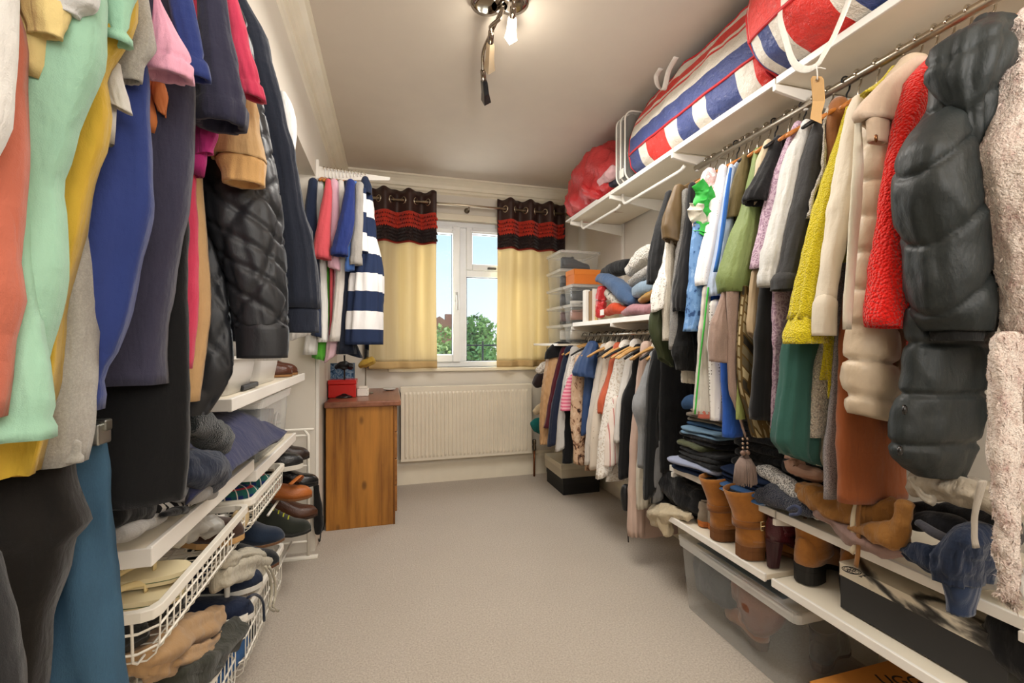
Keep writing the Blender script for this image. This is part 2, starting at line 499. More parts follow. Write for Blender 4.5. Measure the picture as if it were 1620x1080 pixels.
struct(B(XA - .1, XR + .1, YN - .1, YN, 0, ZC).build('wall_front', wall_m))
# far wall with the window opening
wx0, wx1 = 0.02, 1.27
wz0, wz1 = .90, 2.07
wb = MB().box(XL, wx0, YB, YB + .16, 0, ZC).box(wx1, XR, YB, YB + .16, 0, ZC).box(wx0, wx1, YB, YB + .16, 0, wz0).box(wx0, wx1, YB, YB + .16, wz1, ZC)
struct(wb.build('wall_back', wall_m))
# skirting and cornice
sk = [(0, 0), (-.018, 0), (-.018, .15), (-.012, .165), (-.012, .175), (-.004, .19), (0, .19)]
struct(MB().prism([(YB + a, b) for a, b in sk], 0, XL, XR).build('baseboard_back', trim_m))
struct(MB().prism([(XR + a, b) for a, b in sk], 1, YN, YB).build('baseboard_right', trim_m))
struct(MB().prism([(XA - a, b) for a, b in sk], 1, YN, YR).build('baseboard_left', trim_m))
cn = [(0, 0), (-.085, 0), (-.085, -.012), (-.070, -.016), (-.050, -.030), (-.036, -.052), (-.030, -.075), (-.018, -.080), (-.018, -.098), (-.008, -.104), (0, -.112)]
struct(MB().prism([(YB + a, ZC + b) for a, b in cn], 0, XL, XR).build('trim_1', trim_m, smooth=False))
struct(MB().prism([(XL - a, ZC + b) for a, b in cn], 1, YN, YB).build('trim_2', trim_m))
struct(MB().prism([(XR + a, ZC + b) for a, b in cn], 1, YN, YB).build('trim_3', trim_m))

# ------------------------------------------------------------------ window
def ring(x0, x1, z0, z1, t, y0, y1, tb=None):
    tb = t if tb is None else tb
    return MB().box(x0, x0 + t, y0, y1, z0, z1).box(x1 - t, x1, y0, y1, z0, z1).box(x0 + t, x1 - t, y0, y1, z1 - t, z1).box(x0 + t, x1 - t, y0, y1, z0, z0 + tb)
wy = 3.535
win = bpy.data.objects.new('window_1', None); C.objects.link(win); win.location = ((wx0 + wx1) / 2, wy, wz0); tag(win, kind='structure')
xm0 = at(727, 450, Y=wy).x; xm1 = at(738, 450, Y=wy).x
zt = at(700, 352, Y=wy).z; zb = at(700, 566, Y=wy).z
fr = ring(wx0, wx1, wz0, wz1, .045, wy, wy + .07).box(xm0, xm1, wy, wy + .07, wz0 + .045, wz1 - .045)
ztr = at(745, 432, Y=wy).z
fr.box(xm1, wx1 - .045, wy, wy + .07, ztr - .03, ztr + .03)
fr.build('window_frame', upvc_m, win, bevel=.005)
ring(wx0 + .04, xm0 + .004, wz0 + .04, wz1 - .04, .062, wy - .022, wy + .05).build('casement_sash', upvc_m, win, bevel=.008)
ring(xm1 - .004, wx1 - .04, ztr + .022, wz1 - .04, .05, wy - .022, wy + .05).build('fanlight_sash', upvc_m, win, bevel=.008)
glass = clear('f4fbff', .02, .02)
B(wx0 + .1, xm0 - .056, wy + .02, wy + .024, wz0 + .1, wz1 - .1).build('pane', glass, win)
B(xm1 + .044, wx1 - .088, wy + .02, wy + .024, ztr + .07, wz1 - .088).build('pane', glass, win)
B(xm1, wx1 - .045, wy + .03, wy + .034, wz0 + .045, ztr - .03).build('pane', glass, win)
gk = plain('2a2b2d', .5)
for (a, b, c, d) in ((wx0 + .1, xm0 - .056, wz0 + .1, wz1 - .1), (xm1 + .044, wx1 - .088, ztr + .07, wz1 - .088), (xm1, wx1 - .045, wz0 + .045, ztr - .03)):
    ring(a, b, c, d, .006, wy + .014, wy + .019).build('gasket', gk, win)
hp = at(722, 473, Y=wy - .03)
h = MB().box(hp.x - .011, hp.x + .011, hp.y - .004, hp.y + .01, hp.z - .02, hp.z + .055).tube([(hp.x, hp.y - .003, hp.z + .03), (hp.x, hp.y - .03, hp.z + .025), (hp.x + .004, hp.y - .034, hp.z - .03), (hp.x + .005, hp.y - .034, hp.z - .09)], .009)
h.build('window_handle', plain('d9dadb', .3), win, smooth=True)
hp = at(781, 425, Y=wy - .03)
MB().box(hp.x - .05, hp.x + .02, hp.y - .012, hp.y + .01, hp.z - .008, hp.z + .008).build('fanlight_handle', plain('44413d', .35), win, bevel=.003)
vz = at(745, 371, Y=wy).z
B(xm1 + .03, wx1 - .1, wy - .03, wy - .018, wz1 - .075, wz1 - .06).build('trickle_vent', upvc_m, win, bevel=.003)
B(wx0 + .08, xm0 - .03, wy - .03, wy - .018, wz1 - .075, wz1 - .06).build('trickle_vent', upvc_m, win, bevel=.003)
struct(B(wx0 - .03, wx1 + .03, YB - .03, wy + .01, wz0 - .03, wz0).build('trim_4', trim_m, bevel=.006))
struct(B(wx0 - .03, wx1 + .03, YB - .02, YB + .01, wz1, wz1 + .05).build('trim_5', trim_m, bevel=.006))

# ------------------------------------------------------------------ outside
gr = B(-30, 40, 4.2, 70, -3.1, -3.0).build('ground', plain('6d8f45', .95, .1)); tag(gr, kind='structure')
def leafm(c1, c2):
    n = NT('leaf_' + c1); co = n.coord(); v = n.noise(co, 2.2, 4, .8)
    return n.out(n.ramp(v, [(.35, c1), (.65, c2)]), None, .7, .3, Transmission_Weight=0.0)
def tree(px, py, r, h, label, c1, c2, n=2600, seed=1, lobes=9, lf=.16):
    rnd = random.Random(seed)
    t = thing('tree', (px, py, -3.0), label, 'tree')
    MB().tube([(px, py, -3.0), (px + .1, py, -1.5), (px, py, h - r * 1.2), (px, py, h - r * .5)], [.22, .17, .12, .05]).build('trunk', plain('5b4a38', .9), t)
    mb = MB(); cs = []
    for k in range(lobes):
        a = rnd.uniform(0, 2 * PI); q = rnd.uniform(.15, .7) * r
        cs.append((px + math.cos(a) * q, py + math.sin(a) * q, rnd.uniform(-2.4, h - r * .45), rnd.uniform(.38, .6) * r))
    for k in range(n):
        c = cs[rnd.randrange(lobes)]
        d = Vector((rnd.gauss(0, 1), rnd.gauss(0, 1), rnd.gauss(0, 1))).normalized() * c[3] * rnd.uniform(.75, 1.05)
        p = Vector(c[:3]) + d; a = Vector((rnd.gauss(0, 1), rnd.gauss(0, 1), rnd.gauss(0, 1))).normalized(); b = a.cross(d).normalized() if d.length else a
        s = lf * rnd.uniform(.6, 1.3)
        mb.add([p - a * s, p + b * s * .5, p + a * s, p - b * s * .5], [(0, 1, 2, 3)])
    tag(mb.build('foliage', leafm(c1, c2), t, fixn=False), kind='stuff')
def outx(u, Y): return ratio(u) * Y
tree(outx(757, 16), 16, 1.35, at(757, 497, Y=16).z, 'round dark green bushy tree seen low in the right window pane', '3f6a2a', '8fb85f', 4200, 3, 10, .12)
tree(outx(792, 13), 13, 1.1, at(775, 492, Y=13).z, 'pale green feathery tree at the right edge of the right window pane', '76a84a', 'bfe088', 2600, 4, 9, .10)
tree(outx(700, 20), 20, 1.7, at(700, 520, Y=20).z, 'yellow green bush low in the left window pane', '86a84a', 'd3de92', 3400, 5, 9, .14)
p = at(709, 508, Y=34)
hs = thing('house', (p.x + .4, 34, -3.0), 'distant house with a red brown tiled gable roof in the left window pane', 'house')
B(p.x - 3.5, p.x + 1.5, 33, 39, -3.0, p.z - 1.5).build('wall', plain('c9a58c', .9), hs)
MB().prism([(p.x - 4.0, p.z - 1.6), (p.x - .8, p.z + .3), (p.x + 2.0, p.z - 1.6)], 1, 32.7, 39.3).build('roof', plain('a2705c', .9), hs)
B(p.x - .2, p.x + .4, 34, 34.6, p.z - .9, p.z + .55).build('chimney', plain('9a6b58', .9), hs)
p = at(757, 546, Y=10)
fe = thing('garden_fence', (p.x, 10, -3.0), 'thin dark garden railing below the bushy tree outside', 'fence')
MB().tube([(p.x - .6, 10, p.z), (p.x + 1.0, 10, p.z)], .02, 6).build('rail', gk, fe)
for dx in (-.5, .1, .7): MB().tube([(p.x + dx, 10, -3.0), (p.x + dx, 10, p.z + .1)], .025, 6).build('post', gk, fe)

# ------------------------------------------------------------------ curtains, rod
yc = 3.40; zrod = 2.165
rod = thing('curtain_rod', (.62, yc, zrod), 'brushed steel curtain rod with dark finials above the window', 'curtain rod')
MB().tube([(-.22, yc, zrod), (1.43, yc, zrod)], .0095, 12).build('pole', chrome('b9ac98', .3), rod, smooth=True)
for sx, x in ((1, 1.43), (-1, -.22)):
    M_ = Matrix.Translation((x, yc, zrod)) @ Matrix.Rotation(sx * PI / 2, 4, 'Y')
    MB().lathe((0, 0, 0), [(.010, 0), (.014, .005), (.009, .012), (.016, .026), (.018, .040), (.010, .056), (.004, .062)], 14, M_).build('finial', chrome('5e564c', .35), rod, smooth=True)
for x in (-.17, .60, 1.415):
    MB().tube([(x, yc, zrod - .012), (x, yc + .03, zrod - .02), (x, YB - .004, zrod - .01)], .006).tube([(x, YB - .006, zrod - .01), (x, YB, zrod - .01)], .022, 14).build('rod_bracket', chrome('8b8174', .4), rod, smooth=True)
brown = leather('3b2622', .42, .15, 90.0)
def sheer():
    n = NT('curtain_cream'); co = n.coord()
    v = n.noise(n.coord((30, 30, .6)), 2.0, 3); col = n.mix(v, 'e0cfa2', 'efe2c0')
    nr = n.bump(n.noise(n.coord((300, 300, 700)), 1.0, 2), .25, .002)
    m = n.out(col, nr, .9, .15)
    tr = n.n('BsdfTranslucent'); mx = n.n('MixShader'); n.l(col, tr.inputs[0]); mx.inputs[0].default_value = .35
    n.l(n.b.outputs[0], mx.inputs[1]); n.l(tr.outputs[0], mx.inputs[2])
    o = [q for q in n.t.nodes if q.type == 'OUTPUT_MATERIAL'][0]; n.l(mx.outputs[0], o.inputs[0]); return n.m
cream = sheer(); hemm = plain('c9ab78', .9, .1)
def curtain(x0, x1, ztop, zbot, waves, ph, label):
    t = thing('curtain', ((x0 + x1) / 2, yc, zbot), label, 'curtain')
    def yy(f, g):
        a = .036 * (1 - .15 * g)
        return yc + a * math.sin(2 * PI * waves * f + ph + .35 * math.sin(3 * f + 2 * g) * g) + .010 * math.sin(17 * f + 4 * g) * g
    def surf(za, zb):
        def fn(f, g):
            z = za + (zb - za) * g; G = (ztop - z) / (ztop - zbot)
            return (x0 + (x1 - x0) * (f + .012 * math.sin(9 * f + 5 * G) * G), yy(f, G), z + (.006 * math.sin(2 * PI * waves * f * 2 + 1) if za == ztop and g == 0 else 0))
        return fn
    zA, zB, zC_, zD = ztop - .165, ztop - .285, ztop - .385, ztop - .40
    MB().grid(surf(ztop, zC_), 120, 12).build('heading_band', brown, t, True, solid=.004)
    MB().grid(surf(zC_, zD), 120, 3).build('piping', plain('8d2a1c', .7), t, True, solid=.007)
    MB().grid(surf(zD, zbot + .055), 120, 40).build('drop', cream, t, True, solid=.002)
    MB().grid(surf(zbot + .055, zbot), 120, 4).build('hem', hemm, t, True, solid=.003)
    for nm, za, zb, mt in (('red_petals', zA, zB, cloth('d5331f', .6, bump=.1)), ('dark_petals', zB, zC_, cloth('33211f', .6, bump=.1))):
        mb = MB(); rows = 4; rnd = random.Random(5)
        for r in range(rows):
            zt_ = za - (za - zb) * r / rows
            nP = 42
            for i in range(nP):
                f = (i + .5 * (r % 2)) / nP
                def pt(df, dz, o):
                    ff = min(1, max(0, f + df)); zz = zt_ + dz; G = (ztop - zz) / (ztop - zbot); e = .003
                    sl = (yy(ff + e, G) - yy(ff - e, G)) / (2 * e * (x1 - x0)); L = math.hypot(1, sl)
                    return (x0 + (x1 - x0) * ff + o * sl / L, yy(ff, G) - o / L, zz)
                hw = .55 / nP; hh = (za - zb) / rows * 1.25; o = .012 + rnd.uniform(-.003, .004)
                mb.add([pt(-hw, 0, .003), pt(hw, 0, .003), pt(-hw, -hh * .55, o), pt(hw, -hh * .55, o), pt(0, -hh, o + .006), pt(0, -hh * .5, o * .55 + .006)], [(0, 5, 2), (0, 1, 5), (1, 3, 5), (2, 5, 4), (3, 4, 5)])
        tag(mb.build(nm, mt, t, solid=.0012), kind='stuff')
    k = 0
    for i in range(int(2 * waves) + 1):
        f = (i * PI - ph) / (2 * PI * waves)
        if not .01 < f < .99: continue
        x = x0 + (x1 - x0) * f
        e = .002; sl = (yy(f + e, 0) - yy(f - e, 0)) / (2 * e * (x1 - x0)); ang = math.atan2(sl, 1)
        ring_ = []
        for j in range(20):
            a = 2 * PI * j / 20
            ring_.append((x + math.cos(ang) * math.cos(a) * .024, yc + math.sin(ang) * math.cos(a) * .024, zrod + math.sin(a) * .024))
        MB().tube(ring_ + ring_[:2], .006, 6).build('eyelet', chrome('c4b9a4', .25), t, True)
curtain(-.14, .345, 2.245, .90, 2.7, .9, 'left cream curtain with red and brown petal top, beside the striped shirt')
curtain(.835, 1.405, 2.245, .90, 3.4, .9, 'right cream curtain with red and brown petal top, beside the clear shoe boxes')

# ------------------------------------------------------------------ radiator
rx0, rx1, ry, rz0, rz1 = .08, 1.118, 3.395, .197, .760
rad = thing('radiator', ((rx0 + rx1) / 2, ry, rz0), 'white ribbed panel radiator on the wall below the window', 'radiator')
radm = plain('e4dac6', .4, .4)
np_ = 33; prof = []
x = rx0 + .03; pw = (rx1 - rx0 - .06) / np_
prof.append((rx0, 0)); prof.append((rx0 + .02, 0))
for i in range(np_):
    a = rx0 + .03 + pw * i
    prof += [(a, 0), (a + pw * .18, -.008), (a + pw * .55, -.008), (a + pw * .73, 0)]
prof += [(rx1 - .01, 0), (rx1, 0)]
zl = [rz0 + .022, rz0 + .04, rz1 - .055, rz1 - .037]
rings = []
for z, k in zip(zl, (0, 1, 1, 0)): rings.append([(a, ry + b * k, z) for a, b in prof])
MB().rings(rings, False, False, closed=False).build('front_panel', radm, rad)
MB().box(rx0, rx1, ry + .001, ry + .012, rz0, rz0 + .024).box(rx0, rx1, ry + .001, ry + .012, rz1 - .04, rz1 - .003).build('panel_edge', radm, rad, bevel=.004)
MB().box(rx0, rx1, ry + .014, ry + .06, rz0 + .02, rz1 - .008).build('convector', plain('c9bfab', .6), rad)
B(rx0, rx1, ry, ry + .066, rz1 - .006, rz1).build('top_grille', radm, rad, bevel=.002)
for x in (rx0, rx1 - .003): B(x, x + .004, ry, ry + .066, rz0 + .01, rz1).build('side_panel', radm, rad)
MB().tube([(rx1 + .002, ry + .03, rz0 + .05), (rx1 + .03, ry + .03, rz0 + .05)], .008).lathe((rx1 + .028, ry + .03, rz0 + .015), [(.012, 0), (.014, .01), (.014, .04), (.011, .05), (.016, .052), (.016, .085), (.012, .09)], 14).build('valve', chrome('8a7f70', .35), rad, True)
MB().tube([(rx1 + .028, ry + .03, .0), (rx1 + .028, ry + .03, rz0 + .02)], .0085, 10).build('pipe', chrome('8a5638', .35), rad, True)

# ------------------------------------------------------------------ chest of drawers beside the radiator
cab = thing('chest_of_drawers', (-.155, 3.1, 0), 'knotty pine chest of drawers, end panel facing, below the far left rail', 'chest of drawers')
pine = wood('a6702f', '70431a', 2, 1.0, .42, True)
top = wood('8a5a44', '6b4030', 1, 1.0, .3)
B(-.355, .022, 2.745, 2.765, .0, .715).build('side_panel', pine, cab, bevel=.002)
B(-.355, .022, 3.46, 3.48, .0, .715).build('side_panel', pine, cab, bevel=.002)
B(-.355, -.345, 2.765, 3.46, .03, .715).build('back_panel', pine, cab)
B(-.362, .068, 2.722, 3.492, .715, .75).build('top', top, cab, bevel=.008, seg=3)
B(.0, .018, 2.765, 3.46, .0, .06).build('plinth', pine, cab)
B(.022, .034, 2.741, 2.772, .0, .715).build('front_stile', wood('80501f', '58320f', 2), cab, bevel=.002)
for k in range(4):
    z0 = .065 + k * .163
    d = B(.004, .046, 2.775, 3.452, z0, z0 + .155).build('drawer', wood('9a6630', '6c3f1a', 1), cab, bevel=.004)

# ------------------------------------------------------------------ ceiling light
p0 = at(790, 8, Z=ZC - .02)
lt = thing('ceiling_light', (p0.x, p0.y, ZC - .03), 'chrome spotlight with curved arms and small glass shades on the ceiling', 'ceiling light')
chm = chrome('9b8f82', .12)
pl = MB()
for (dx, dy, r) in ((-.045, .01, .062), (.045, -.02, .062), (0, 0, .05)):
    pl.lathe((p0.x + dx, p0.y + dy, ZC - .026), [(r * .6, 0), (r, .006), (r, .014), (r * .8, .026)], 26)
pl.build('ceiling_plate', chm, lt, True)
def spot(name, arm, col, emis):
    A = [at(u, v, Z=z) for u, v, z in arm]
    MB().tube(cr_interp([tuple(q) for q in A], 16), .0075, 8).build('arm', chm, lt, True)
    a = A[-1]; b = arm[-1]
    e = at(b[0] + emis[0], b[1] + emis[1], Z=b[2] + emis[2]); d = (e - a).normalized()
    M_ = Matrix.Translation(a) @ Vector((0, 0, 1)).rotation_difference(d).to_matrix().to_4x4(); L = (e - a).length
    MB().lathe((0, 0, 0), [(.006, -.005), (.012, 0), (.013, L * .25), (.008, L * .27)], 14, M_).build('lamp_holder', chm, lt, True)
    MB().lathe((0, 0, 0), [(.013, L * .25), (.018, L * .35), (.020, L * .7), (.027, L), (.024, L), (.017, L * .7), (.014, L * .36)], 4, M_).build('glass_shade', col, lt, False, bevel=.003)
    return e, M_, L
lit = NT('lit_glass'); lit.b.inputs['Emission Color'].default_value = (1, .95, .85, 1); lit.b.inputs['Emission Strength'].default_value = 1.6; litm = lit.out('f4f0e8', None, .2)
spot('a', [(808, 0, ZC - .03), (813, 2, ZC - .045), (812, 12, ZC - .06)], litm, (-4, 50, -.015))
spot('b', [(796, 8, ZC - .04), (792, 28, ZC - .06), (776, 42, ZC - .06), (777, 50, ZC - .07)], clear('d9c3a0', .1, .35), (-3, 60, -.015))
spot('c', [(792, 20, ZC - .04), (780, 45, ZC - .05), (765, 80, ZC - .055), (764, 112, ZC - .06)], plain('23262c', .15, .7), (5, 48, -.015))
e = at(806, 55, Z=ZC - .09)
lamp('ceiling_bulb', 'POINT', (e.x, e.y, ZC - .16), 2.2, (1, .93, .8), shadow_soft_size=.03)
RX, RZ = 1.30, 1.86
# ------------------------------------------------------------------ right wall shelving
shm = plain('e6dcc8', .42, .4)
XF = 1.185
def upright(y, z0, z1):
    t = MB().box(XR - .014, XR, y - .0125, y + .0125, z0, z1).build('shelf_upright', white_m, None, bevel=.002)
    return tag(t, None, 'upright')
def bracket(y, z, label, ln=.385, rod=False):
    t = MB().prism([(XR - .014, z - .075), (XR - .014, z - .002), (XR - .014 - ln, z - .002), (XR - .014 - ln, z - .022), (XR - .05, z - .07)], 1, y - .006, y + .006)
    o = t.build('shelf_bracket', white_m, None, bevel=.002); return tag(o, label, 'bracket')
def shelf(name, y0, y1, z, label, th=.015, xf=XF, xb=None, lip=.004):
    xb = XR - .016 if xb is None else xb
    t = thing(name, ((xf + xb) / 2, (y0 + y1) / 2, z - th), label, 'shelf')
    B(xf, xb, y0, y1, z - th, z).build('board', shm, t, bevel=.002)
    B(xf - .006, xf + .004, y0, y1, z - th - lip, z + .003).build('edge_strip', white_m, t, bevel=.002)
    return t
ZT = 1.93
for i, (y0, y1) in enumerate(((2.205, 2.745), (1.64, 2.20), (1.12, 1.635), (.20, 1.115))):
    shelf('shelf', y0, y1, ZT, ['far end board of the white top shelf, under the red plastic bag', 'white top shelf board under the clear bedding bag', 'white top shelf board under the big checked laundry bag', 'near white top shelf board above the coats'][i])
for i, y in enumerate((2.735, 2.19, 1.637, 1.115, .55)):
    u = upright(y, .25, 2.0); u['label'] = ['white wall upright beside the clear shoe boxes', 'white wall upright behind the piled jumpers', 'white wall upright behind the upper far coats', 'white wall upright behind the charcoal jacket', 'white wall upright behind the pink teddy coat'][i]
    bracket(y, ZT - .02, ['white top shelf bracket at the shelf far end', 'white top shelf bracket under the clear bedding bag', 'white top shelf bracket where the clothes rail starts', 'white top shelf bracket behind the swing tag', 'white top shelf bracket above the teddy coat'][i])
# white hanging rods with turned up ends under the far boards, chrome rail with the coats
def rod_between(y0, y1, z, x, label, m, r=.008):
    pts = [(x, y1, z + .075)] + [(x, y1 - .035 * (1 - math.cos(q)), z + .045 - .045 * math.sin(q)) for q in [i * PI / 12 for i in range(1, 7)]]
    pts = [(x, y1, z + .085), (x, y1, z + .04), (x, y1 - .012, z + .014), (x, y1 - .035, z)] + [(x, y0 + .035, z), (x, y0 + .012, z + .004), (x, y0, z + .012)]
    o = MB().tube(cr_interp([tuple(q) for q in pts], 28), r, 10).build('hanging_rod', m, None, True); return tag(o, label, 'rod')
rod_between(2.205, 2.72, RZ - .005, 1.245, 'empty white hanging rod under the far end of the top shelf', white_m)
rod_between(1.65, 2.18, RZ - .005, 1.245, 'empty white hanging rod below the clear bedding bag', white_m)
t = thing('clothes_rail', (RX, 1.0, RZ), 'chrome clothes rail carrying the coats under the top shelf', 'clothes rail')
MB().tube([(RX, .22, RZ), (RX, 1.645, RZ)], .0125, 14).build('tube', chrome('b3aa9a', .3), t, True)
for y in (1.637, 1.115, .55): MB().tube([(RX, y, RZ - .014), (RX + .004, y + .006, RZ + .02), (RX, y, ZT - .03)], .007, 8).build('rail_hook', white_m, t, True)
# lower far rack: shelf at 1.22 with rail underneath, box shelf at 1.09
ZL = 1.225
shelf('shelf', 1.66, 2.19, ZL, 'white shelf board under the piled jumpers', .02)
shelf('shelf', 2.195, 2.72, ZL, 'white shelf board under the white file box', .02)
for y, l in ((2.18, 'white bracket under the jumper shelf at its joint'), (1.66, 'white bracket under the jumper shelf near end'), (2.72, 'white bracket under the jumper shelf far end')): bracket(y, ZL - .021, l)
RZ2, RX2 = 1.145, 1.30
t = thing('clothes_rail', (RX2, 2.3, RZ2), 'white clothes rail full of blouses under the jumper shelf', 'clothes rail')
MB().tube([(RX2, 1.63, RZ2), (RX2, 2.90, RZ2)], .0105, 12).build('tube', chrome('d5cfc3', .3), t, True)
for y in (1.66, 2.18, 2.72): MB().tube([(RX2, y, RZ2 - .011), (RX2 + .004, y + .005, RZ2 + .02), (RX2, y, ZL - .04)], .006, 8).build('rail_hook', white_m, t, True)
ZBX = 1.087
t = shelf('shelf', 2.76, 3.26, ZBX, 'white shelf end carrying the stack of clear shoe boxes', .014, xf=1.09, lip=.0)
# near lower shelves
ZM, ZB2 = .557, .36
for i, (y0, y1) in enumerate(((1.12, 1.665), (.30, 1.115))):
    shelf('shelf', y0, y1, ZM, ['middle right shelf board under the folded jeans', 'middle right shelf board under the folded fleece and joggers'][i], .018)
    shelf('shelf', y0, y1 - .02, ZB2, ['bottom right shelf board under the buckled boots', 'bottom right shelf board under the marbled shoe box'][i], .018, xf=1.145)
for y, a in ((1.637, 'far end'), (1.115, 'board joint'), (.55, 'near end')):
    bracket(y, ZM - .02, 'white bracket under the middle right shelf at its ' + a); bracket(y, ZB2 - .02, 'white bracket under the bottom right shelf at its ' + a)
# ------------------------------------------------------------------ hanging clothes
def R_(s): return [tuple(float(x) for x in q.split(',')) for q in s.split()]
_seed = [0]; WORN = []
def nseed():
    _seed[0] += 1; return _seed[0] * 1.37
def garment(name, label, cat, mat, Y, sleeve=None, body=None, xin=None, th=.028, asp=1.0, autobody=0.0, group=None, fold=.12, bfold=.2, k=5,
            fn=None, bfn=None, n=34, m=30, cuff=None, bmat=None, wr=.005, p=2.2, bn=44, bm=30, bk=7, nsc=9.0, bY=None, open_=True):
    """sleeve = rows (v, uL, uR); body = rows (v, u of the outer edge) reaching in to xin; autobody = hidden depth of the torso behind the sleeve"""
    parts = []; WORN.append((Y, label))
    if sleeve:
        S = rr(R_(sleeve), Y=Y, asp=asp)
        parts.append(('sleeve' if (body or autobody) else 'body', drape(S, n, m, p, fold, k, nseed(), wr, fn, open_=open_, nsc=nsc), mat))
    bY = Y if bY is None else bY
    if body:
        Sb = rb(R_(body), bY, xin, th)
        if xin < 0 and Sb[0][2] < 1.68 and cat not in ('trousers', 'jeans'):
            bm = int(bm * 1.8)
        if xin < 0 and Sb[0][2] < 1.68 and cat not in ('trousers', 'jeans'): Sb = [(-.50, bY, 1.83, .05, th * .5), (-.50, bY, 1.815, .08, th * .6), (-.51, bY, 1.755, .215, th * .7)] + Sb
        parts.append(('body', drape(Sb, bn, bm, 2.6, bfold, bk, nseed(), wr, bfn, nsc=nsc), bmat or mat))
    elif autobody:
        d = 1 if xin > 0 else -1; a, z = S[0], S[-1]
        rail = (RX, RZ - .085) if (d > 0 and Y < 1.62) else ((RX, RZ2 - .068) if d > 0 else (-.50, 1.83))
        xo = lambda q, k: q[0] - d * q[3] * k
        zt_ = min(a[2] - .01, rail[1] - .03)
        R = []
        for z_, x_ in ((rail[1], rail[0] - d * .05), (rail[1] - .012, rail[0] - d * .08), (zt_, xo(a, .1)), (zt_ - .07, xo(a, -.3)), (z[2] - autobody, max(xo(z, -1), RX - .20) if d > 0 else min(xo(z, -1), -.39))):
            xi = rail[0] + (rail[0] - x_) if d * (xin - (2 * rail[0] - x_)) > 0 else xin
            R.append(((x_ + xi) / 2, Y + .004, z_, max(.02, abs(xi - x_) / 2), th * .5))
        parts.append(('body', drape(R, 28, 22, 2.6, .12, 5, nseed(), .003, None, top='cap'), bmat or mat))
    if len(parts) == 1 and not cuff:
        o = parts[0][1].build(name, parts[0][2], None, True); return tag(o, label, cat, group)
    allv = [q for _, mb, _ in parts for q in mb.v]
    loc = (sum(q[0] for q in allv) / len(allv), Y, min(q[2] for q in allv))
    t = thing(name, loc, label, cat, group)
    for nm, mb, mt in parts: mb.build(nm, mt, t, True)
    if cuff:
        mt, rows = cuff[0], cuff[1]; kw = cuff[2] if len(cuff) > 2 else {}
        drape(rr(R_(rows), Y=Y - .001, asp=asp), n, 10, p, fold * .6, k, nseed(), wr * .5, None).build('cuff', mt, t, True)
    return t
def band(h, amp, nz_=.004):
    """a stitched band: the last h metres stand proud, with a groove above"""
    def g(s, w, th, f): return 0
    return g
def stitch(f0, amp=.0022):
    return lambda s, w, th, f: amp if f > f0 else (-amp if f > f0 - .035 else 0)

chr_ = chrome('cfc8bb', .2); blk = plain('18181a', .45); hwood = wood('b5702f', '7d451a', 0, 2.0, .35); hpale = wood('c79a5e', '98693a', 0, 2.0, .35)
STOP = ('with', 'in', 'hanging', 'beside', 'whose', 'by', 'between', 'at', 'under', 'behind', 'next', 'above', 'below', 'just', 'reaching', 'left', 'right', 'before', 'foremost', 'strip', 'third', 'first', 'on', 'and', 'next')
def worn(kind, y, lst, tail):
    """label a hanger by the garment nearest to it"""
    g = min(lst, key=lambda q: abs(q[0] - y))
    def short(lb, mx=3):
        w_ = []
        for x in lb.split():
            if x.rstrip(',') in STOP and len(w_) > 1: break
            w_.append(x.rstrip(','))
        return ' '.join(w_[:mx + 1] if len(w_) <= mx else w_[:mx - 1] + [w_[-1]])
    if abs(g[0] - y) > .012:
        s_ = sorted(lst); lo = [q for q in s_ if q[0] < y]; hi = [q for q in s_ if q[0] > y]
        if lo and hi: return 'spare %s between the %s and %s' % (kind, short(lo[-1][1]), short(hi[0][1]))
        return 'spare %s at the end %s' % (kind, tail)
    words = g[1].split(); w_ = []
    for x in words:
        if x in ('with', 'in', 'hanging', 'beside', 'whose', 'by', 'between', 'at', 'under', 'behind', 'next', 'above', 'below', 'just', 'reaching', 'left', 'right', 'before', 'foremost', 'peeking', 'peeping', 'third', 'first', 'on', 'draped', 'folded', 'and') and len(w_) > 1: break
        w_.append(x)
    return ' '.join((kind + ' carrying the ' + ' '.join(w_).rstrip(',') + ' ' + tail).split()[:16])
def hanger(x, y, zr, label, group=None, arm=hwood, hook=chr_, half=.20, axis=0, drop=.085, shoulders=True, droop=.065, skew=0.0):
    """wire hook over the rail and a bent shoulder bar below it"""
    t = thing('hanger', (x, y, zr - drop - .1), label, 'hanger', group)
    ca, sa = math.cos(skew), math.sin(skew)
    def P(a, z): return (x + a * (ca if axis == 0 else sa), y + a * (sa if axis == 0 else ca), z)
    pts = [P(.016 * math.cos(q), zr + .002 + .016 * math.sin(q)) for q in [PI * (1.08 - i * .13) for i in range(9)]]
    pts += [P(.012, zr - .018), P(.002, zr - .034), P(0, zr - .05), P(0, zr - drop)]
    MB().tube(pts, .0026, 6).build('hook', hook, t, True)
    if shoulders:
        z = zr - drop
        pts = []
        for i in range(13):
            f = i / 6 - 1; pts.append(P(f * half, z - .012 + .012 * (1 - f * f) - droop * abs(f) ** 1.6))
        MB().tube(pts, [.006 + .006 * (1 - abs(i / 6 - 1)) + .002 for i in range(13)], 8, .7).build('shoulder_bar', arm, t, True)
    return t

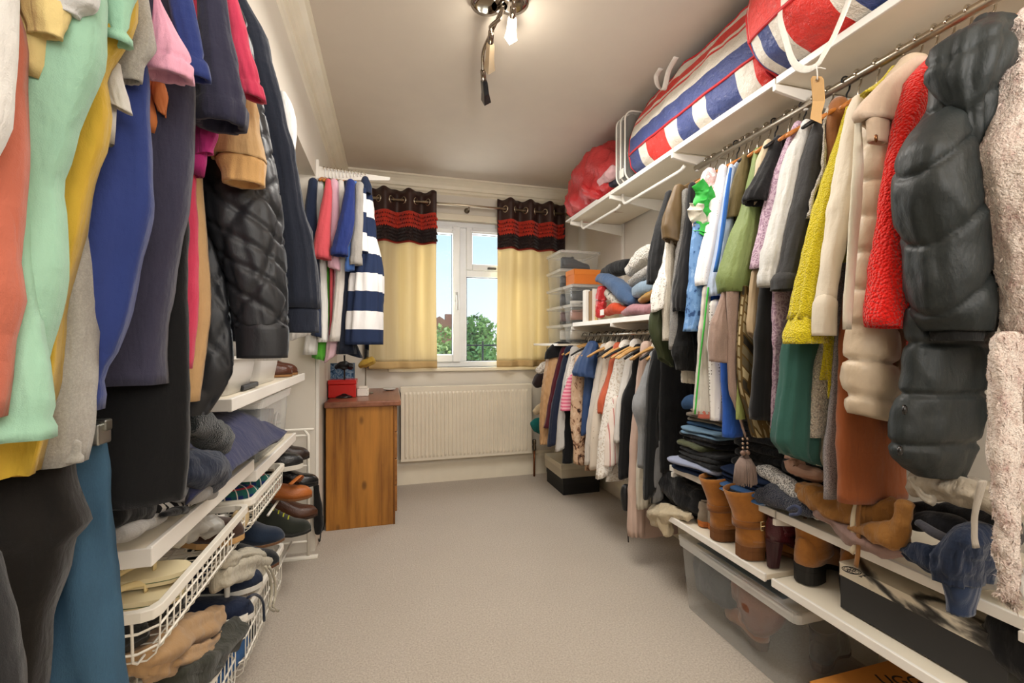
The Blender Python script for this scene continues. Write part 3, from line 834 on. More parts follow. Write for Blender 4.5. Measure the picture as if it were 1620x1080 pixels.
def frill(rows, width, amp, k, mat, parent, name, X=None, Y=None, seed=1.0, nv=7, tilt=.5):
    """gathered ribbon: runs along picture-measured points, its free edge waving"""
    P = cr_interp([tuple(at(r[0], r[1], X=X, Y=Y)) for r in R_(rows)], 90)
    def fn(f, g):
        i = f * 89; a = int(min(88, i)); q = Vector(P[a]).lerp(Vector(P[a + 1]), i - a)
        t = (Vector(P[min(89, a + 3)]) - Vector(P[max(0, a - 3)])).normalized()
        n_ = Vector((-.75, -.65, 0)); s_ = t.cross(n_).normalized()
        w_ = math.sin(2 * PI * k * f + seed + .8 * math.sin(5 * f)); w2 = math.cos(2 * PI * k * f * 1.0 + seed)
        return q + s_ * width * (g - .5) + n_ * (amp * w_ * (abs(g - .5) * 2) ** 1.1 + .006) + t * amp * .8 * w2 * abs(g - .5)
    return MB().grid(fn, 120, nv).build(name, mat, parent, True, solid=.0015)
# ---- right wall, upper rail (X = 1.30, height 1.86) ---------------------------------------------
RX, RZ, XB = 1.30, 1.86, 1.53
WORN.clear()
gU = dict(xin=XB, th=.022)
garment('blazer', 'black blazer sleeve at the far end of the upper right rail, beside the piled jumpers', 'jacket', cloth('17181b', .7), 1.57, '306,1054,1065 340,1043,1062 387,1030,1056 430,1025,1050 449,1024,1048', autobody=.05, **gU)
garment('crochet_blouse', 'white top with a crochet flower hem, just in front of the black blazer', 'top', lace('f2efe9', 'b9b2a6', 90.0, .2), 1.53, '360,1053,1066 414,1046,1066 455,1034,1062 494,1030,1053', autobody=.02, **gU)
garment('olive_trousers', 'dark olive green garment hanging lowest beside the lower shelf end', 'trousers', satin('3c4626', .6), 1.56, '480,1034,1062 512,1027,1063 560,1040,1065 583,1048,1066', asp=.6)
garment('knit_dress', 'long ivory sequinned knit hanging behind the bronze tee', 'dress', boucle('cfc7b8', 420.0, .5), 1.50, '380,1054,1070 450,1051,1070 500,1049,1071 539,1050,1071', asp=.7)
garment('tee', 'bronze brown satin tee with a short wide sleeve', 'tee', satin('6b5330', .5), 1.465, '296,1066,1082 330,1054,1083 358,1047,1082 394,1060,1078', autobody=.10, asp=.6, **gU)
garment('sequin_camisole', 'silvery white sequinned top in a thin strip beside the bronze tee', 'top', boucle('cfcac4', 500.0, 1.0, .55), 1.44, '303,1080,1093 396,1070,1087 476,1060,1082 520,1059,1080 558,1061,1073', asp=.8)
garment('sweater', 'plain black sweater sleeve with ribbed cuff next to the blue embroidered denim', 'sweater', knit('1b1b1d', 200, .5), 1.41, '294,1088,1103 340,1086,1102 400,1077,1099 470,1065,1096 488,1064,1093 503,1072,1091', autobody=.03, fn=lambda s, w, th, f: -.003 if f > .93 else 0, **gU)
garment('lace_skirt', 'black tiered lace skirt hanging under the black sweater', 'skirt', cloth('141416', .8, crease=.8), 1.425, '495,1068,1100 540,1066,1104 560,1064,1105 578,1068,1107 594,1074,1105', asp=.5, fold=.18, k=7, wr=.01)
garment('cream_lace_slip', 'small cream lace hem with pointed edge below the black lace skirt', 'slip', cloth('d9d0bd'), 1.44, '580,1078,1098 600,1080,1100 612,1084,1098', asp=.4, fold=.3)
garment('denim_shirt', 'mid blue denim shirt sleeve embroidered with dark sprigs, turned back cuff', 'shirt', blotch(((0, '34507c'), (.40, '5f86b8'), (.47, '6d94c4'), (.62, '86a9d3')), 34.0, 1.0), 1.35, '350,1098,1114 400,1092,1114 447,1089,1117 500,1085,1120 516,1083,1112 524,1081,1108', autobody=.10, **gU)
# floral blouse with green ruffles
fl = blotch(((0, 'f3e6e2'), (.46, 'f4d5d3'), (.54, 'eec3c6'), (.60, 'f6efe9'), (.72, 'd79aa4')), 26.0, 1.0, dist=1.5)
t = garment('ruffled_blouse', 'white and pink floral blouse with bright green ruffles on its sleeve', 'blouse', fl, 1.375, '276,1110,1134 300,1106,1136 330,1100,1132 360,1099,1122', autobody=.25, fold=.2, k=6, **gU)
frill('1104,290 1112,302 1108,318 1118,332 1114,350 1108,366', .045, .011, 5, satin('35c745', .55), t, 'ruffle', Y=1.33, seed=1)
frill('1118,300 1124,318 1120,340 1126,356 1114,374', .038, .010, 4, satin('2fbe40', .55), t, 'ruffle', Y=1.32, seed=2.6)
frill('1104,322 1100,336 1108,350 1112,362', .05, .010, 4, cloth('e2d9c4'), t, 'cream_ruffle', Y=1.335, seed=.4)
frill('1116,282 1128,290 1122,302 1132,310', .05, .014, 4, fl, t, 'floral_ruffle', Y=1.35, seed=2)
garment('broderie_shirt', 'white broderie shirt sleeve with eyelet rows, before the blue striped shirt', 'shirt', dots('f3f2f3', 'c9c4c4', 110.0, .16), 1.31, '266,1136,1150 330,1122,1148 400,1108,1138 441,1102,1126 452,1106,1122', autobody=.05, **gU)
sm = cloth('c0d2ee')
t = garment('striped_shirt', 'pale blue shirt sleeve with bright blue vertical stripes', 'shirt', sm, 1.265, '264,1151,1162 346,1139,1162 400,1130,1154 450,1120,1144 468,1123,1140', autobody=.05, **gU)
drape(rr(R_('266,1154,1158 300,1148,1154 346,1142,1149 400,1134,1141 430,1128,1135'), Y=1.235, asp=.6), 14, 20, 2, .05, 3, 1, .001).build('blue_stripe', cloth('3a78dc'), t, True)
garment('blue_undershirt', 'small bright cobalt hem showing under the pale blue striped cuff', 'top', cloth('1f55c4'), 1.285, '455,1124,1142 475,1124,1140 486,1128,1138', asp=.6)
garment('tee', 'khaki brown tee with a beaded neckline left of the green balloon sleeve', 'tee', cloth('6d5e36', .8), 1.235, '250,1170,1186 300,1156,1184 335,1149,1180 346,1148,1178', autobody=.12, **gU)
sg = satin('7f9350', .6, .3, .9)
t = garment('balloon_sleeve_blouse', 'sage green satin blouse with one long gathered balloon sleeve', 'blouse', sg, 1.18, '238,1194,1206 300,1179,1205 340,1168,1203 370,1157,1201 420,1142,1195 440,1136,1190 454,1138,1185 463,1150,1176', autobody=.06, fold=.14, k=7, **gU)
garment('tee', 'plain black tee with a short sleeve above the sage green blouse', 'tee', cloth('1a1b1d', .8), 1.125, '220,1224,1238 260,1203,1233 300,1181,1222 316,1175,1213 326,1186,1209', autobody=.2, **gU)
garment('beige_cardigan', 'beige cardigan shoulder peeping out behind the black tee', 'cardigan', cloth('d6c2a0'), 1.15, '226,1208,1222 250,1200,1216 290,1192,1206 325,1188,1200', autobody=.1, **gU)
ll = lace('c8afbf', 'a08296', 75.0, .10)
garment('lace_dress', 'lilac lace dress with scrolling floral trim, beside the white blouse', 'dress', ll, 1.085, '198,1254,1270 250,1232,1260 290,1216,1250 350,1202,1240 408,1190,1226 426,1188,1214', autobody=.3, **gU)
garment('blouse', 'plain white bell sleeved blouse between lilac lace and charcoal jacket', 'blouse', cloth('dedcd8', .7, crease=.5), 1.035, '196,1266,1284 245,1243,1278 300,1230,1268 343,1219,1258 400,1206,1244 441,1198,1232 453,1203,1227', autobody=.1, fn=stitch(.93), **gU)
dk = cloth('3b3b3d', .85)
garment('jacket', 'charcoal grey jacket sleeve with a deep turned cuff, before the shearling gilet', 'jacket', dk, .985, '188,1294,1318 224,1276,1308 284,1261,1300 358,1243,1284 417,1231,1272 445,1223,1266', autobody=.1, cuff=(dk, '443,1219,1268 459,1220,1264'), **gU)
t = garment('shearling_gilet', 'brown suede gilet with cream shearling edges left of the mustard coat', 'gilet', suede('85552f'), .95, '165,1312,1342 200,1305,1340 260,1304,1332 300,1290,1320 360,1278,1304', autobody=.15, **gU)
for rows in ('172,1306,1311 200,1301,1306 262,1300,1306 286,1292,1299 300,1286,1292 345,1277,1283',):
    drape(rr(R_(rows), Y=.942), 14, 26, 2, .3, 4, nseed(), .004, nsc=60).build('shearling_trim', boucle('e3dacb', 300.0, 1.0), t, True)
mu = boucle('d2c013', 230.0, .7, .95)
t = garment('coat', 'mustard yellow boucle coat with a wide turned back cuff', 'coat', mu, .90, '165,1338,1354 230,1318,1348 290,1300,1334 373,1278,1318 450,1262,1306 505,1250,1304', autobody=.16, cuff=(mu, '506,1248,1306 512,1246,1307 528,1240,1308 543,1242,1304'), **gU)
drape(rr(R_('520,1302,1320 560,1305,1322 600,1308,1320 630,1311,1317'), Y=.895, asp=.5), 20, 12, 2, .1, 4, nseed(), .003).build('front_edge', mu, t, True)
drape(rr(R_('108,1408,1424 125,1396,1420 150,1360,1400'), Y=.80, asp=.5), 20, 10, 2, .05, 4, nseed(), .003).build('shoulder', mu, t, True)
iv = cloth('e9dcc6', .9, crease=.25)
garment('coat', 'smooth ivory wool coat sleeve with a deep plain cuff', 'coat', iv, .84, '158,1346,1366 172,1338,1372 190,1334,1373 264,1321,1368 330,1310,1358 400,1300,1338 450,1296,1326 476,1291,1323', autobody=.2, cuff=(iv, '478,1286,1326 482,1285,1326 505,1284,1325 531,1284,1324'), fold=.05, **gU)
ps = satin('d9c3a6', .45, .4, .5)
t = garment('padded_coat', 'long cream padded coat with a buttoned shoulder tab, behind the red sleeve', 'coat', ps, .765, '100,1420,1470 150,1384,1462 190,1368,1452 300,1358,1434 400,1348,1424 500,1339,1424 530,1341,1424 580,1336,1425 600,1338,1425 645,1341,1424 676,1358,1424', asp=.6, autobody=.02, fn=seam(.085, 0, .02, .010, .008), m=100, fold=.04, wr=.006, **gU)
drape(rr(R_('190,1352,1364 280,1348,1366 400,1340,1356 470,1335,1350 521,1333,1347'), Y=.755, asp=.4), 18, 20, 2.4, .06, 4, nseed(), .002).build('facing', cloth('ddd3bd'), t, True)
drape(rr(R_('94,1444,1472 124,1406,1462 150,1380,1452 178,1357,1446 192,1352,1442 203,1366,1440'), Y=.74, asp=.3), 34, 20, 2.4, .2, 6, nseed(), .004).build('shoulder_tab', cloth('d8bfa6', .8), t, True)
drape(rr(R_('192,1372,1406 226,1374,1404'), Y=.728, asp=.4), 24, 8, 2.4, .1, 5, nseed(), .003).build('tab_strap', cloth('d3b99e', .8), t, True)
bp = at(1386, 219, Y=.705)
MB().lathe(bp, [(.001, -.003), (.008, -.003), (.009, 0), (.006, .003), (.001, .003)], 16, Matrix.Rotation(PI / 2, 4, 'X') @ Matrix.Rotation(.6, 4, 'Y')).build('snap_button', chrome('7c5436', .35), t, True)
rd = boucle('e8190f', 170.0, .8, .95)
garment('cardigan', 'bright red boucle cardigan sleeve with a straight open cuff', 'cardigan', rd, .70, '93,1464,1476 117,1437,1478 178,1410,1468 240,1400,1446 294,1391,1428 338,1387,1424 400,1379,1434 470,1369,1440 507,1365,1438 528,1371,1436', autobody=.1, fold=.04, wr=.004, **dict(gU, xin=1.36))
# black hooded puffer
pb = satin('23292a', .5, .35, .45)
def puff(s, w, th, f):
    q = (s * .9 + .045 * abs(((w / .16) % 1) - .5) * 2) / .115
    return .008 * (abs(math.sin(PI * q)) ** .5 - .62)
t = garment('puffer_coat', 'black hooded puffer coat with press studs, in front of the red cardigan', 'coat', pb, .60, '60,1500,1540 85,1484,1548 130,1470,1546 180,1456,1545 215,1436,1545 250,1418,1547 300,1413,1553 340,1418,1562 385,1430,1570 454,1436,1578 500,1445,1580 520,1458,1579 528,1470,1574', fn=seam(.135, .75, .03, r=.08), m=130, n=60, fold=.03, wr=.006, asp=.8)
drape(rr(R_('490,1437,1572 560,1433,1572 592,1432,1570 646,1420,1562 690,1414,1554 720,1418,1540 748,1446,1524 757,1478,1512'), Y=.645, asp=.35), 60, 80, 2.3, .03, 5, nseed(), .006, seam(.105, 0, .035)).build('body', pb, t, True)
drape(rr(R_('525,1470,1556 539,1474,1552'), Y=.595), 26, 6, 2.2, .05, 5, nseed(), .002).build('cuff', cloth('121414', .8), t, True)
drape(rr(R_('27,1552,1566 34,1538,1586 50,1512,1596 70,1482,1600 92,1476,1603 115,1478,1598 140,1486,1586 190,1512,1572 245,1534,1556'), Y=.565, asp=.7), 50, 50, 2.1, .16, 4, nseed(), .012, seam(.10, .5, .02, .004, .004), open_=False).build('hood', pb, t, True)
for u, v in ((1432, 648), (1425, 713)):
    bp = at(u, v, Y=.60)
    MB().lathe(bp, [(.001, -.004), (.0085, -.004), (.010, 0), (.006, .003), (.0045, .001), (.001, .001)], 18, Matrix.Rotation(PI / 2, 4, 'X') @ Matrix.Rotation(.5, 4, 'Y')).build('press_stud', plain('0b0b0c', .2, .6), t, True)
# pink teddy coat: fleece tufts stand on a base cloth
def tufts(mb, count, ln, seed, wd=.0022, droop=.6):
    rnd = random.Random(seed); out = MB()
    fs = [f for f in mb.f if len(f) == 4]
    for _ in range(count):
        f = fs[rnd.randrange(len(fs))]; a, b, c, d = (Vector(mb.v[i]) for i in f)
        u, v = rnd.random(), rnd.random(); p = (a * (1 - u) + b * u) * (1 - v) + (d * (1 - u) + c * u) * v
        nrm = (b - a).cross(d - a)
        if nrm.length < 1e-10: continue
        nrm.normalize(); q = nrm + Vector((rnd.gauss(0, .5), rnd.gauss(0, .5), rnd.gauss(0, .5) - droop)); q.normalize()
        s = q.cross(Vector((rnd.gauss(0, 1), rnd.gauss(0, 1), rnd.gauss(0, 1)))).normalized() * wd
        L = ln * rnd.uniform(.6, 1.3)
        out.add([p - s, p + s, p + q * L * .6 + s * .7, p + q * L - Vector((0, 0, L * .35))], [(0, 1, 2), (0, 2, 3)])
    return out
def fleece():
    n = NT('fleece'); co = n.coord(); a = n.noise(n.coord((1, 1, .5)), 60.0, 3, .8); b = n.noise(co, 8.0, 3)
    col = n.ramp(n.math('ADD', n.math('MULTIPLY', a, .7), n.math('MULTIPLY', b, .3)), [(.34, 'b5908a'), (.45, 'cfbbb0'), (.58, 'e2d5ca')])
    return n.out(col, n.bump(n.noise(co, 240.0, 3), .8, .008), .98, .1, Sheen_Weight=.3)
flm = fleece()
t = thing('teddy_coat', (1.25, .52, .9), 'pale pink teddy fleece coat with a long shaggy belt at the right edge', 'coat')
for nm, rows, Y, asp, cnt, sd in (('sleeve', '120,1584,1660 160,1577,1664 250,1549,1670 330,1561,1672 400,1573,1672 500,1583,1672 555,1590,1668', .52, .8, 9000, 1), ('collar', '24,1604,1660 40,1586,1664 60,1594,1664 90,1602,1660 125,1600,1655', .53, .8, 2500, 2),
                              ('belt', '535,1573,1619 600,1570,1618 700,1569,1617 860,1572,1614 930,1578,1612 972,1591,1606', .47, .5, 6500, 3), ('body', '500,1590,1700 700,1600,1720', .56, .6, 1500, 4)):
    mb = drape(rr(R_(rows), Y=Y, asp=asp), 40, 44, 2.2, .05, 4, nseed(), .006, nsc=20)
    o = mb.build(nm, flm, t, True)
    tag(tufts(mb, int(cnt * 1.5), .0085, sd, .0016).build('fleece_pile', flm, o, False, fixn=False), kind='stuff')
# lower tier: hems that show below the sleeves
wg = cloth('e4ddd0', crease=.6)
t = garment('dress', 'white dress with bright green edging and a coral hem, below the broderie shirt', 'dress', wg, 1.295, '455,1112,1126 510,1107,1124 560,1102,1126 620,1099,1129 653,1098,1131', asp=.6, fold=.16, k=6, autobody=.02, **gU)
drape(rr(R_('455,1119,1122 510,1113,1116 560,1107,1110 610,1102,1105 655,1098,1101'), Y=1.27), 10, 16, 2, 0, 3, 1, 0).build('edging', cloth('45cf4a'), t, True)
drape(rr(R_('651,1103,1127 661,1104,1127'), Y=1.285, asp=.6), 20, 5, 2, .15, 5, nseed(), .002).build('coral_hem', cloth('d9705c'), t, True)
garment('broderie_dress', 'white eyelet dress hem showing left of the bright blue dress', 'dress', dots('efece8', '6b655e', 95.0, .2), 1.262, '480,1122,1150 560,1121,1148 610,1122,1148 664,1124,1146', asp=.5, fold=.1)
garment('dress', 'plain bright blue dress hem hanging below the taupe cardigan', 'dress', cloth('2a62cf', .7), 1.225, '460,1140,1160 578,1142,1168 640,1142,1172 690,1142,1174', asp=.5, fold=.1)
tp = cloth('a58a7c', .95, heather=.2)
t = garment('cardigan', 'taupe long cardigan whose knotted belt ends in a tassel', 'cardigan', tp, 1.19, '440,1146,1160 480,1137,1154 510,1126,1153 545,1121,1153 565,1122,1152 580,1127,1150', asp=.7, autobody=.0, **gU)
drape(rr(R_('440,1150,1170 500,1150,1168 560,1151,1166 620,1153,1167 645,1160,1171 670,1168,1178 692,1177,1185'), Y=1.165, asp=.6), 24, 30, 2, .12, 4, nseed(), .003).build('belt', tp, t, True)
tz = [at(1179, v, Y=1.155) for v in (690, 700, 712, 722, 730, 760)]
ta = MB().lathe((tz[3].x, 1.155, tz[5].z), [(.001, 0), (.032, .0), (.030, .02), (.022, tz[4].z - tz[5].z), (.012, tz[3].z - tz[5].z), (.004, tz[2].z - tz[5].z)], 28)
tas = ta.build('tassel', cloth('6b5a52'), t, True)
rnd = random.Random(9); fr = MB()
for k_ in range(90):
    a = rnd.uniform(0, 2 * PI); b = tz[3]
    fr.tube([(b.x + .014 * math.cos(a), 1.155 + .014 * math.sin(a), b.z - .004), (b.x + .028 * math.cos(a), 1.155 + .028 * math.sin(a), b.z - .03), (b.x + .033 * math.cos(a), 1.155 + .033 * math.sin(a), tz[5].z - rnd.uniform(0, .012))], .0022, 4)
tag(fr.build('fringe', cloth('9a8376'), tas, True), kind='stuff')
for dx in (-.009, .009):
    for i_, v in enumerate((694, 701, 708, 716)):
        q = at(1179, v, Y=1.15); r_ = .0045 if i_ < 3 else .0085
        MB().lathe((q.x + dx, q.y, q.z), [(.001, -r_), (r_ * .7, -r_ * .7), (r_, 0), (r_ * .7, r_ * .7), (.001, r_)], 12).build('bead', chrome('b9a08c', .3) if i_ < 3 else plain('8b6f60', .5), tas, True)
gm = NT('geometric'); co_ = gm.coord((1, 1, 1), (0, .7, 0)); br = gm.n('TexBrick'); gm.l(co_, br.inputs['Vector']); br.inputs['Scale'].default_value = 22
br.inputs['Color1'].default_value = srgb('15130f'); br.inputs['Color2'].default_value = srgb('c9b98f'); br.inputs['Mortar'].default_value = srgb('5f4a22'); br.inputs['Mortar Size'].default_value = .05
geo = gm.out(br.outputs[0], None, .7)
garment('printed_dress', 'black and cream geometric printed dress behind the black pleated skirt', 'dress', geo, 1.14, '455,1172,1188 510,1168,1192 560,1166,1196 620,1170,1204 690,1190,1222', asp=.6, fold=.12)
garment('camisole', 'lime green narrow hem between taupe belt and printed dress', 'top', satin('a9b765'), 1.155, '560,1166,1182 640,1164,1180 663,1163,1180', asp=.4)
garment('trousers', 'pale beige satin trouser leg under the sage green balloon sleeve', 'trousers', satin('c6ac86', .45), 1.105, '430,1188,1210 470,1184,1206 510,1182,1202 546,1191,1198', asp=.6)
garment('pleated_skirt', 'long black ribbed skirt left of the long lilac lace', 'skirt', knit('1a1a1b', 60, 1.0), 1.075, '430,1206,1230 500,1198,1226 566,1191,1224 648,1186,1221 663,1190,1219', asp=.6, fold=.08, k=9)
garment('long_lace_dress', 'long lilac lace panel left of the dark green coat', 'dress', ll, 1.04, '440,1222,1256 500,1221,1250 560,1220,1248 630,1220,1244 686,1220,1240', asp=.5, fold=.1)
garment('coat', 'bottle green wool coat with a pointed waterfall hem', 'coat', cloth('33645a', .95, crease=.2), .965, '470,1266,1302 542,1241,1302 600,1233,1300 646,1227,1298 700,1222,1297 716,1230,1297 738,1262,1295', asp=.55, fold=.16, k=5, autobody=.0, **gU)
garment('fluffy_jumper', 'cream fluffy boucle jumper hem between green coat and grey tweed', 'jumper', boucle('cfc5b3', 200.0, 1.0, .75), .925, '520,1306,1320 561,1293,1318 640,1277,1314 670,1274,1312 690,1276,1309', asp=.6, fold=.06)
garment('cream_slip', 'narrow cream hem below the fluffy boucle jumper', 'slip', cloth('d8cbae'), .935, '660,1294,1310 700,1295,1309 735,1297,1307', asp=.5)
garment('tweed_coat', 'speckled grey tweed coat panel left of the rust coat', 'coat', tweed('5b5a60', 'b5aeb0', 520.0), .885, '420,1326,1346 520,1320,1345 614,1314,1338 709,1305,1334 788,1301,1331', asp=.4, fold=.06, autobody=.0, **gU)
garment('coat', 'rust orange wool coat with a straight hem above the folded mustard fleece', 'coat', cloth('a3562a', .95, crease=.25), .825, '420,1338,1375 520,1331,1405 646,1326,1428 700,1326,1434 788,1328,1440', asp=.3, fold=.06, autobody=.0, **gU)
# hangers on the rail
labels = ['chrome hanger hook on the upper right rail, wooden bar', ]
WORN += [(.53, 'pale pink teddy fleece coat'), (.645, 'black hooded puffer coat'), (.60, 'black hooded puffer coat')]
hy = [1.57, 1.53, 1.465, 1.44, 1.41, 1.375, 1.35, 1.31, 1.265, 1.235, 1.18, 1.15, 1.125, 1.085, 1.035, .985, .95, .90, .84, .80, .765, .735, .70, .66, .60, .53]
for i, y in enumerate(hy):
    bk = i in (4, 9, 12, 15)
    hanger(RX, y, RZ, worn('black plastic hanger' if bk else 'wooden hanger', y, WORN, 'on the upper right rail'), 'black hangers on the upper rail' if bk else 'wooden hangers on the upper rail', blk if bk else hwood, blk if bk else chr_, half=.15, skew=random.uniform(-.12, .12), droop=.05)
# ---- right wall, lower far rail (height 1.145) ---------------------------------------------------
WORN.clear()
gL = dict(xin=1.52, th=.024)
tanq = satin('c99a68', .5, .35, .5)
t = garment('quilted_jacket', 'tan quilted jacket with a black collar, first on the lower rail by the radiator', 'jacket', tanq, 2.86, '560,866,888 614,858,886 662,855,880 690,855,874 706,858,868', asp=1.0, fn=quilt(.055, .005), n=48, m=60, autobody=.0, **gL)
drape(rr(R_('546,872,906 556,864,900 570,866,888'), Y=2.84, asp=.5), 24, 10, 2, .1, 4, nseed(), .004).build('collar', cloth('17171a'), t, True)
LW = [
 ('jumper', 'thin maroon jumper strip beside the tan quilted jacket', 'jumper', knit('4e1a26', 150), 2.79, '552,888,902 614,872,892 660,864,884 676,860,880', 1),
 ('jacket', 'navy blue jacket third from the radiator on the lower rail', 'jacket', cloth('232a42'), 2.735, '552,894,912 614,879,902 660,870,894 706,864,882', 1),
 ('shirt', 'pale grey white shirt next to the navy jacket on the lower rail', 'shirt', cloth('d3cfca', .8), 2.68, '552,902,916 614,890,908 662,882,902 714,876,891', 1),
 ('trousers', 'black trousers hanging under the pink striped top', 'trousers', cloth('17181a'), 2.66, '610,893,912 680,891,908 732,890,906', 0),
 ('lace_blouse', 'white lace top above the pink striped top', 'top', lace('f1ece6', 'c2b6aa', 80.0, .2), 2.63, '560,906,922 585,899,916 606,895,912 615,897,910', 0),
 ('striped_tee', 'small pink and white striped top on the lower rail', 'top', bands(((0, 'e0708f'), (.5, 'efb3bf')), .022, 2), 2.61, '596,900,914 625,890,910 649,888,907', 0),
 ('printed_dress', 'beige dress with a dark marbled print beside the blue blouse', 'dress', blotch(((0, '3a2a24'), (.38, '8a6650'), (.45, 'cfae90'), (.6, 'dcc0a4')), 16.0, .8, dist=2.0), 2.52, '566,910,934 620,904,932 668,903,930 710,908,929 740,914,926', 1),
 ('ivory_blouse', 'ivory blouse hanging in front of the blue blouse', 'blouse', cloth('dad2c6', .8), 2.35, '548,950,966 600,940,962 662,930,954 735,919,938', 1),
 ('broderie_dress', 'cream dress with small eyelets left of the coral top', 'dress', dots('d9cdbd', '8f7a6a', 50.0, .12), 2.29, '546,958,978 600,950,972 662,938,964 742,930,947', 1),
 ('coral_blouse', 'coral orange top with a pointed sleeve on the lower rail', 'top', satin('d8603c', .6), 2.22, '546,970,986 600,958,982 636,946,972 654,952,968', 1),
 ('sequin_kaftan', 'long white kaftan with sparkling floral front on the lower rail', 'kaftan', lace('f0ebe3', 'd5c9ba', 55.0, .16), 2.15, '544,980,1002 600,966,997 646,955,988 700,947,974 757,941,959', 1),
 ('striped_shirt', 'pink and white striped shirt tail with a coral edge on the lower rail', 'shirt', bands(((0, 'ece0d6'), (.55, 'c98a86'), (.75, 'ece0d6')), .026, 0), 2.12, '630,968,986 700,957,984 740,955,978', 0),
 ('shirt', 'crisp white shirt just left of the black waistcoat', 'shirt', cloth('efebe5', .8), 2.06, '542,996,1016 600,984,1010 650,976,1002 700,971,990', 1),
 ('waistcoat', 'long black waistcoat between white shirt and nude dress', 'waistcoat', cloth('141517'), 1.99, '548,1004,1018 590,1000,1012 630,985,1008 709,980,1002 760,979,996', 1),
 ('long_dress', 'long nude pink dress reaching nearly to the carpet', 'dress', satin('d3b5a4', .6), 1.91, '545,1014,1032 662,1001,1024 725,996,1018 800,994,1019 846,998,1016', 1),
 ('long_cardigan', 'long cream cardigan hanging right of the nude dress', 'cardigan', cloth('d9cfba'), 1.85, '545,1032,1046 662,1015,1038 740,1008,1034 808,1008,1028', 1),
 ('grey_cardigan', 'grey cardigan with a draped sleeve beside the black cardigan', 'cardigan', cloth('8d9092', heather=.2), 1.795, '560,1028,1046 600,1016,1042 643,1001,1038 680,1010,1037 738,1016,1031', 1),
 ('black_cardigan', 'long black cardigan at the near end of the lower rail', 'cardigan', knit('161718', 120), 1.735, '556,1032,1060 600,1024,1052 662,1021,1044 790,1018,1031', 1),
]
for nm, lb, ct, mt, Y, rows, ab in LW:
    garment(nm, lb, ct, mt, Y, rows, asp=.7 if ab else .6, autobody=.02 if ab else 0, fold=.12, **gL)
bl = satin('2c4a7c', .6)
t = garment('blouse', 'royal blue blouse with a wide short sleeve on the lower rail', 'blouse', bl, 2.42, '546,928,946 570,914,944 590,908,943 602,914,943', autobody=.05, fold=.12, **gL)
drape(rr(R_('590,926,946 640,922,942 689,919,931'), Y=2.44, asp=.5), 24, 18, 2, .12, 5, nseed(), .004).build('front', bl, t, True)
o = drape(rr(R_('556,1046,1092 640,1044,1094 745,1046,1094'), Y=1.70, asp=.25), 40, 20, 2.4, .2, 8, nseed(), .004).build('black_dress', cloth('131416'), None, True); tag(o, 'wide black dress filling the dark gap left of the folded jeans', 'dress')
o = drape(rr(R_('700,1034,1052 760,1033,1050 800,1034,1046'), Y=1.72, asp=.4), 20, 12, 2.2, .15, 4, nseed(), .003).build('grey_tee', cloth('77787b'), None, True); tag(o, 'grey hem behind the black cardigan front edge', 'tee')
t = thing('shoulder_bag', (1.2, 1.97, .45), 'small black bag with a hanging strap end below the black waistcoat', 'bag')
drape(rr(R_('770,984,996 782,982,998 795,983,999 806,986,998'), Y=1.96, asp=.8), 20, 12, 2.4, .05, 4, nseed(), .003, open_=False).build('pouch', leather('18181a'), t, True)
MB().tube([at(u, v, Y=1.955) for u, v in ((993, 790), (992, 800), (994, 815), (993, 835), (994, 857))], .006, 8, .4).build('strap', leather('141416'), t, True)
q = at(992, 804, Y=1.95); MB().tube([(q.x - .008, q.y, q.z), (q.x + .008, q.y, q.z + .01)], .004, 6).build('buckle', chrome('c9c3b6', .25), t, True)
hy = [2.86, 2.79, 2.735, 2.68, 2.63, 2.58, 2.52, 2.47, 2.42, 2.38, 2.35, 2.32, 2.29, 2.255, 2.22, 2.18, 2.15, 2.1, 2.06, 2.02, 1.99, 1.95, 1.91, 1.88, 1.85, 1.82, 1.795, 1.735]
for i, y in enumerate(hy):
    k3 = i % 4
    hanger(RX2, y, RZ2, worn('black plastic hanger' if k3 == 1 else 'pale wooden hanger', y, WORN, 'on the lower rail'), 'black hangers on the lower rail' if k3 == 1 else 'wooden hangers on the lower rail', blk if k3 == 1 else hpale, blk if k3 in (1, 3) else chr_, half=random.uniform(.15, .21), drop=.06, droop=.06, skew=random.uniform(-.1, .1))
# ---- near left: clothes on the rail inside the recess (X = -0.50) --------------------------------
LX, LZ = -0.50, 1.915
WORN.clear()
nl = dict(xin=-.80, th=.03)
t = thing('clothes_rail', (LX, .9, LZ), 'white clothes rail in the left recess carrying the polo shirts', 'clothes rail')
MB().tube([(LX, .22, LZ), (LX, 2.30, LZ)], .0125, 12).build('tube', white_m, t, True)
for y in (.3, 1.2, 2.25): MB().tube([(LX, y, LZ - .013), (LX - .004, y + .005, LZ + .025), (XA, y, LZ + .03)], .008, 8).build('rail_bracket', white_m, t, True)
garment('shirt', 'white shirt at the extreme left edge in front of the coral one', 'shirt', cloth('e4e3de'), .40, None, '-60,22 100,21 185,19 215,8 240,-10 330,-50 420,-90', **nl)
garment('polo_shirt', 'coral polo shirt in a narrow strip at the left edge', 'polo shirt', cloth('cd6b52'), .43, None, '-60,24 15,24 55,35 140,34 222,32 315,25 400,20 468,22 520,14 600,4 660,-4', **nl)
mint = cloth('9ccfb0', crease=.3)
t = garment('polo_shirt', 'mint green polo shirt in front of the yellow one', 'polo shirt', mint, .47, None, '-60,156 0,159 74,160 111,152 178,126 237,107 296,91 370,98 405,97 470,88 560,66 600,60', bfold=.5, bk=9, **nl)
drape(rb(R_('150,30 237,34 320,40 380,43 450,52 540,63 600,70 644,76 693,77'), .455, -.80, .02), 44, 34, 2.6, .5, 8, nseed(), .004, stitch(.965, .002)).build('front_panel', mint, t, True)
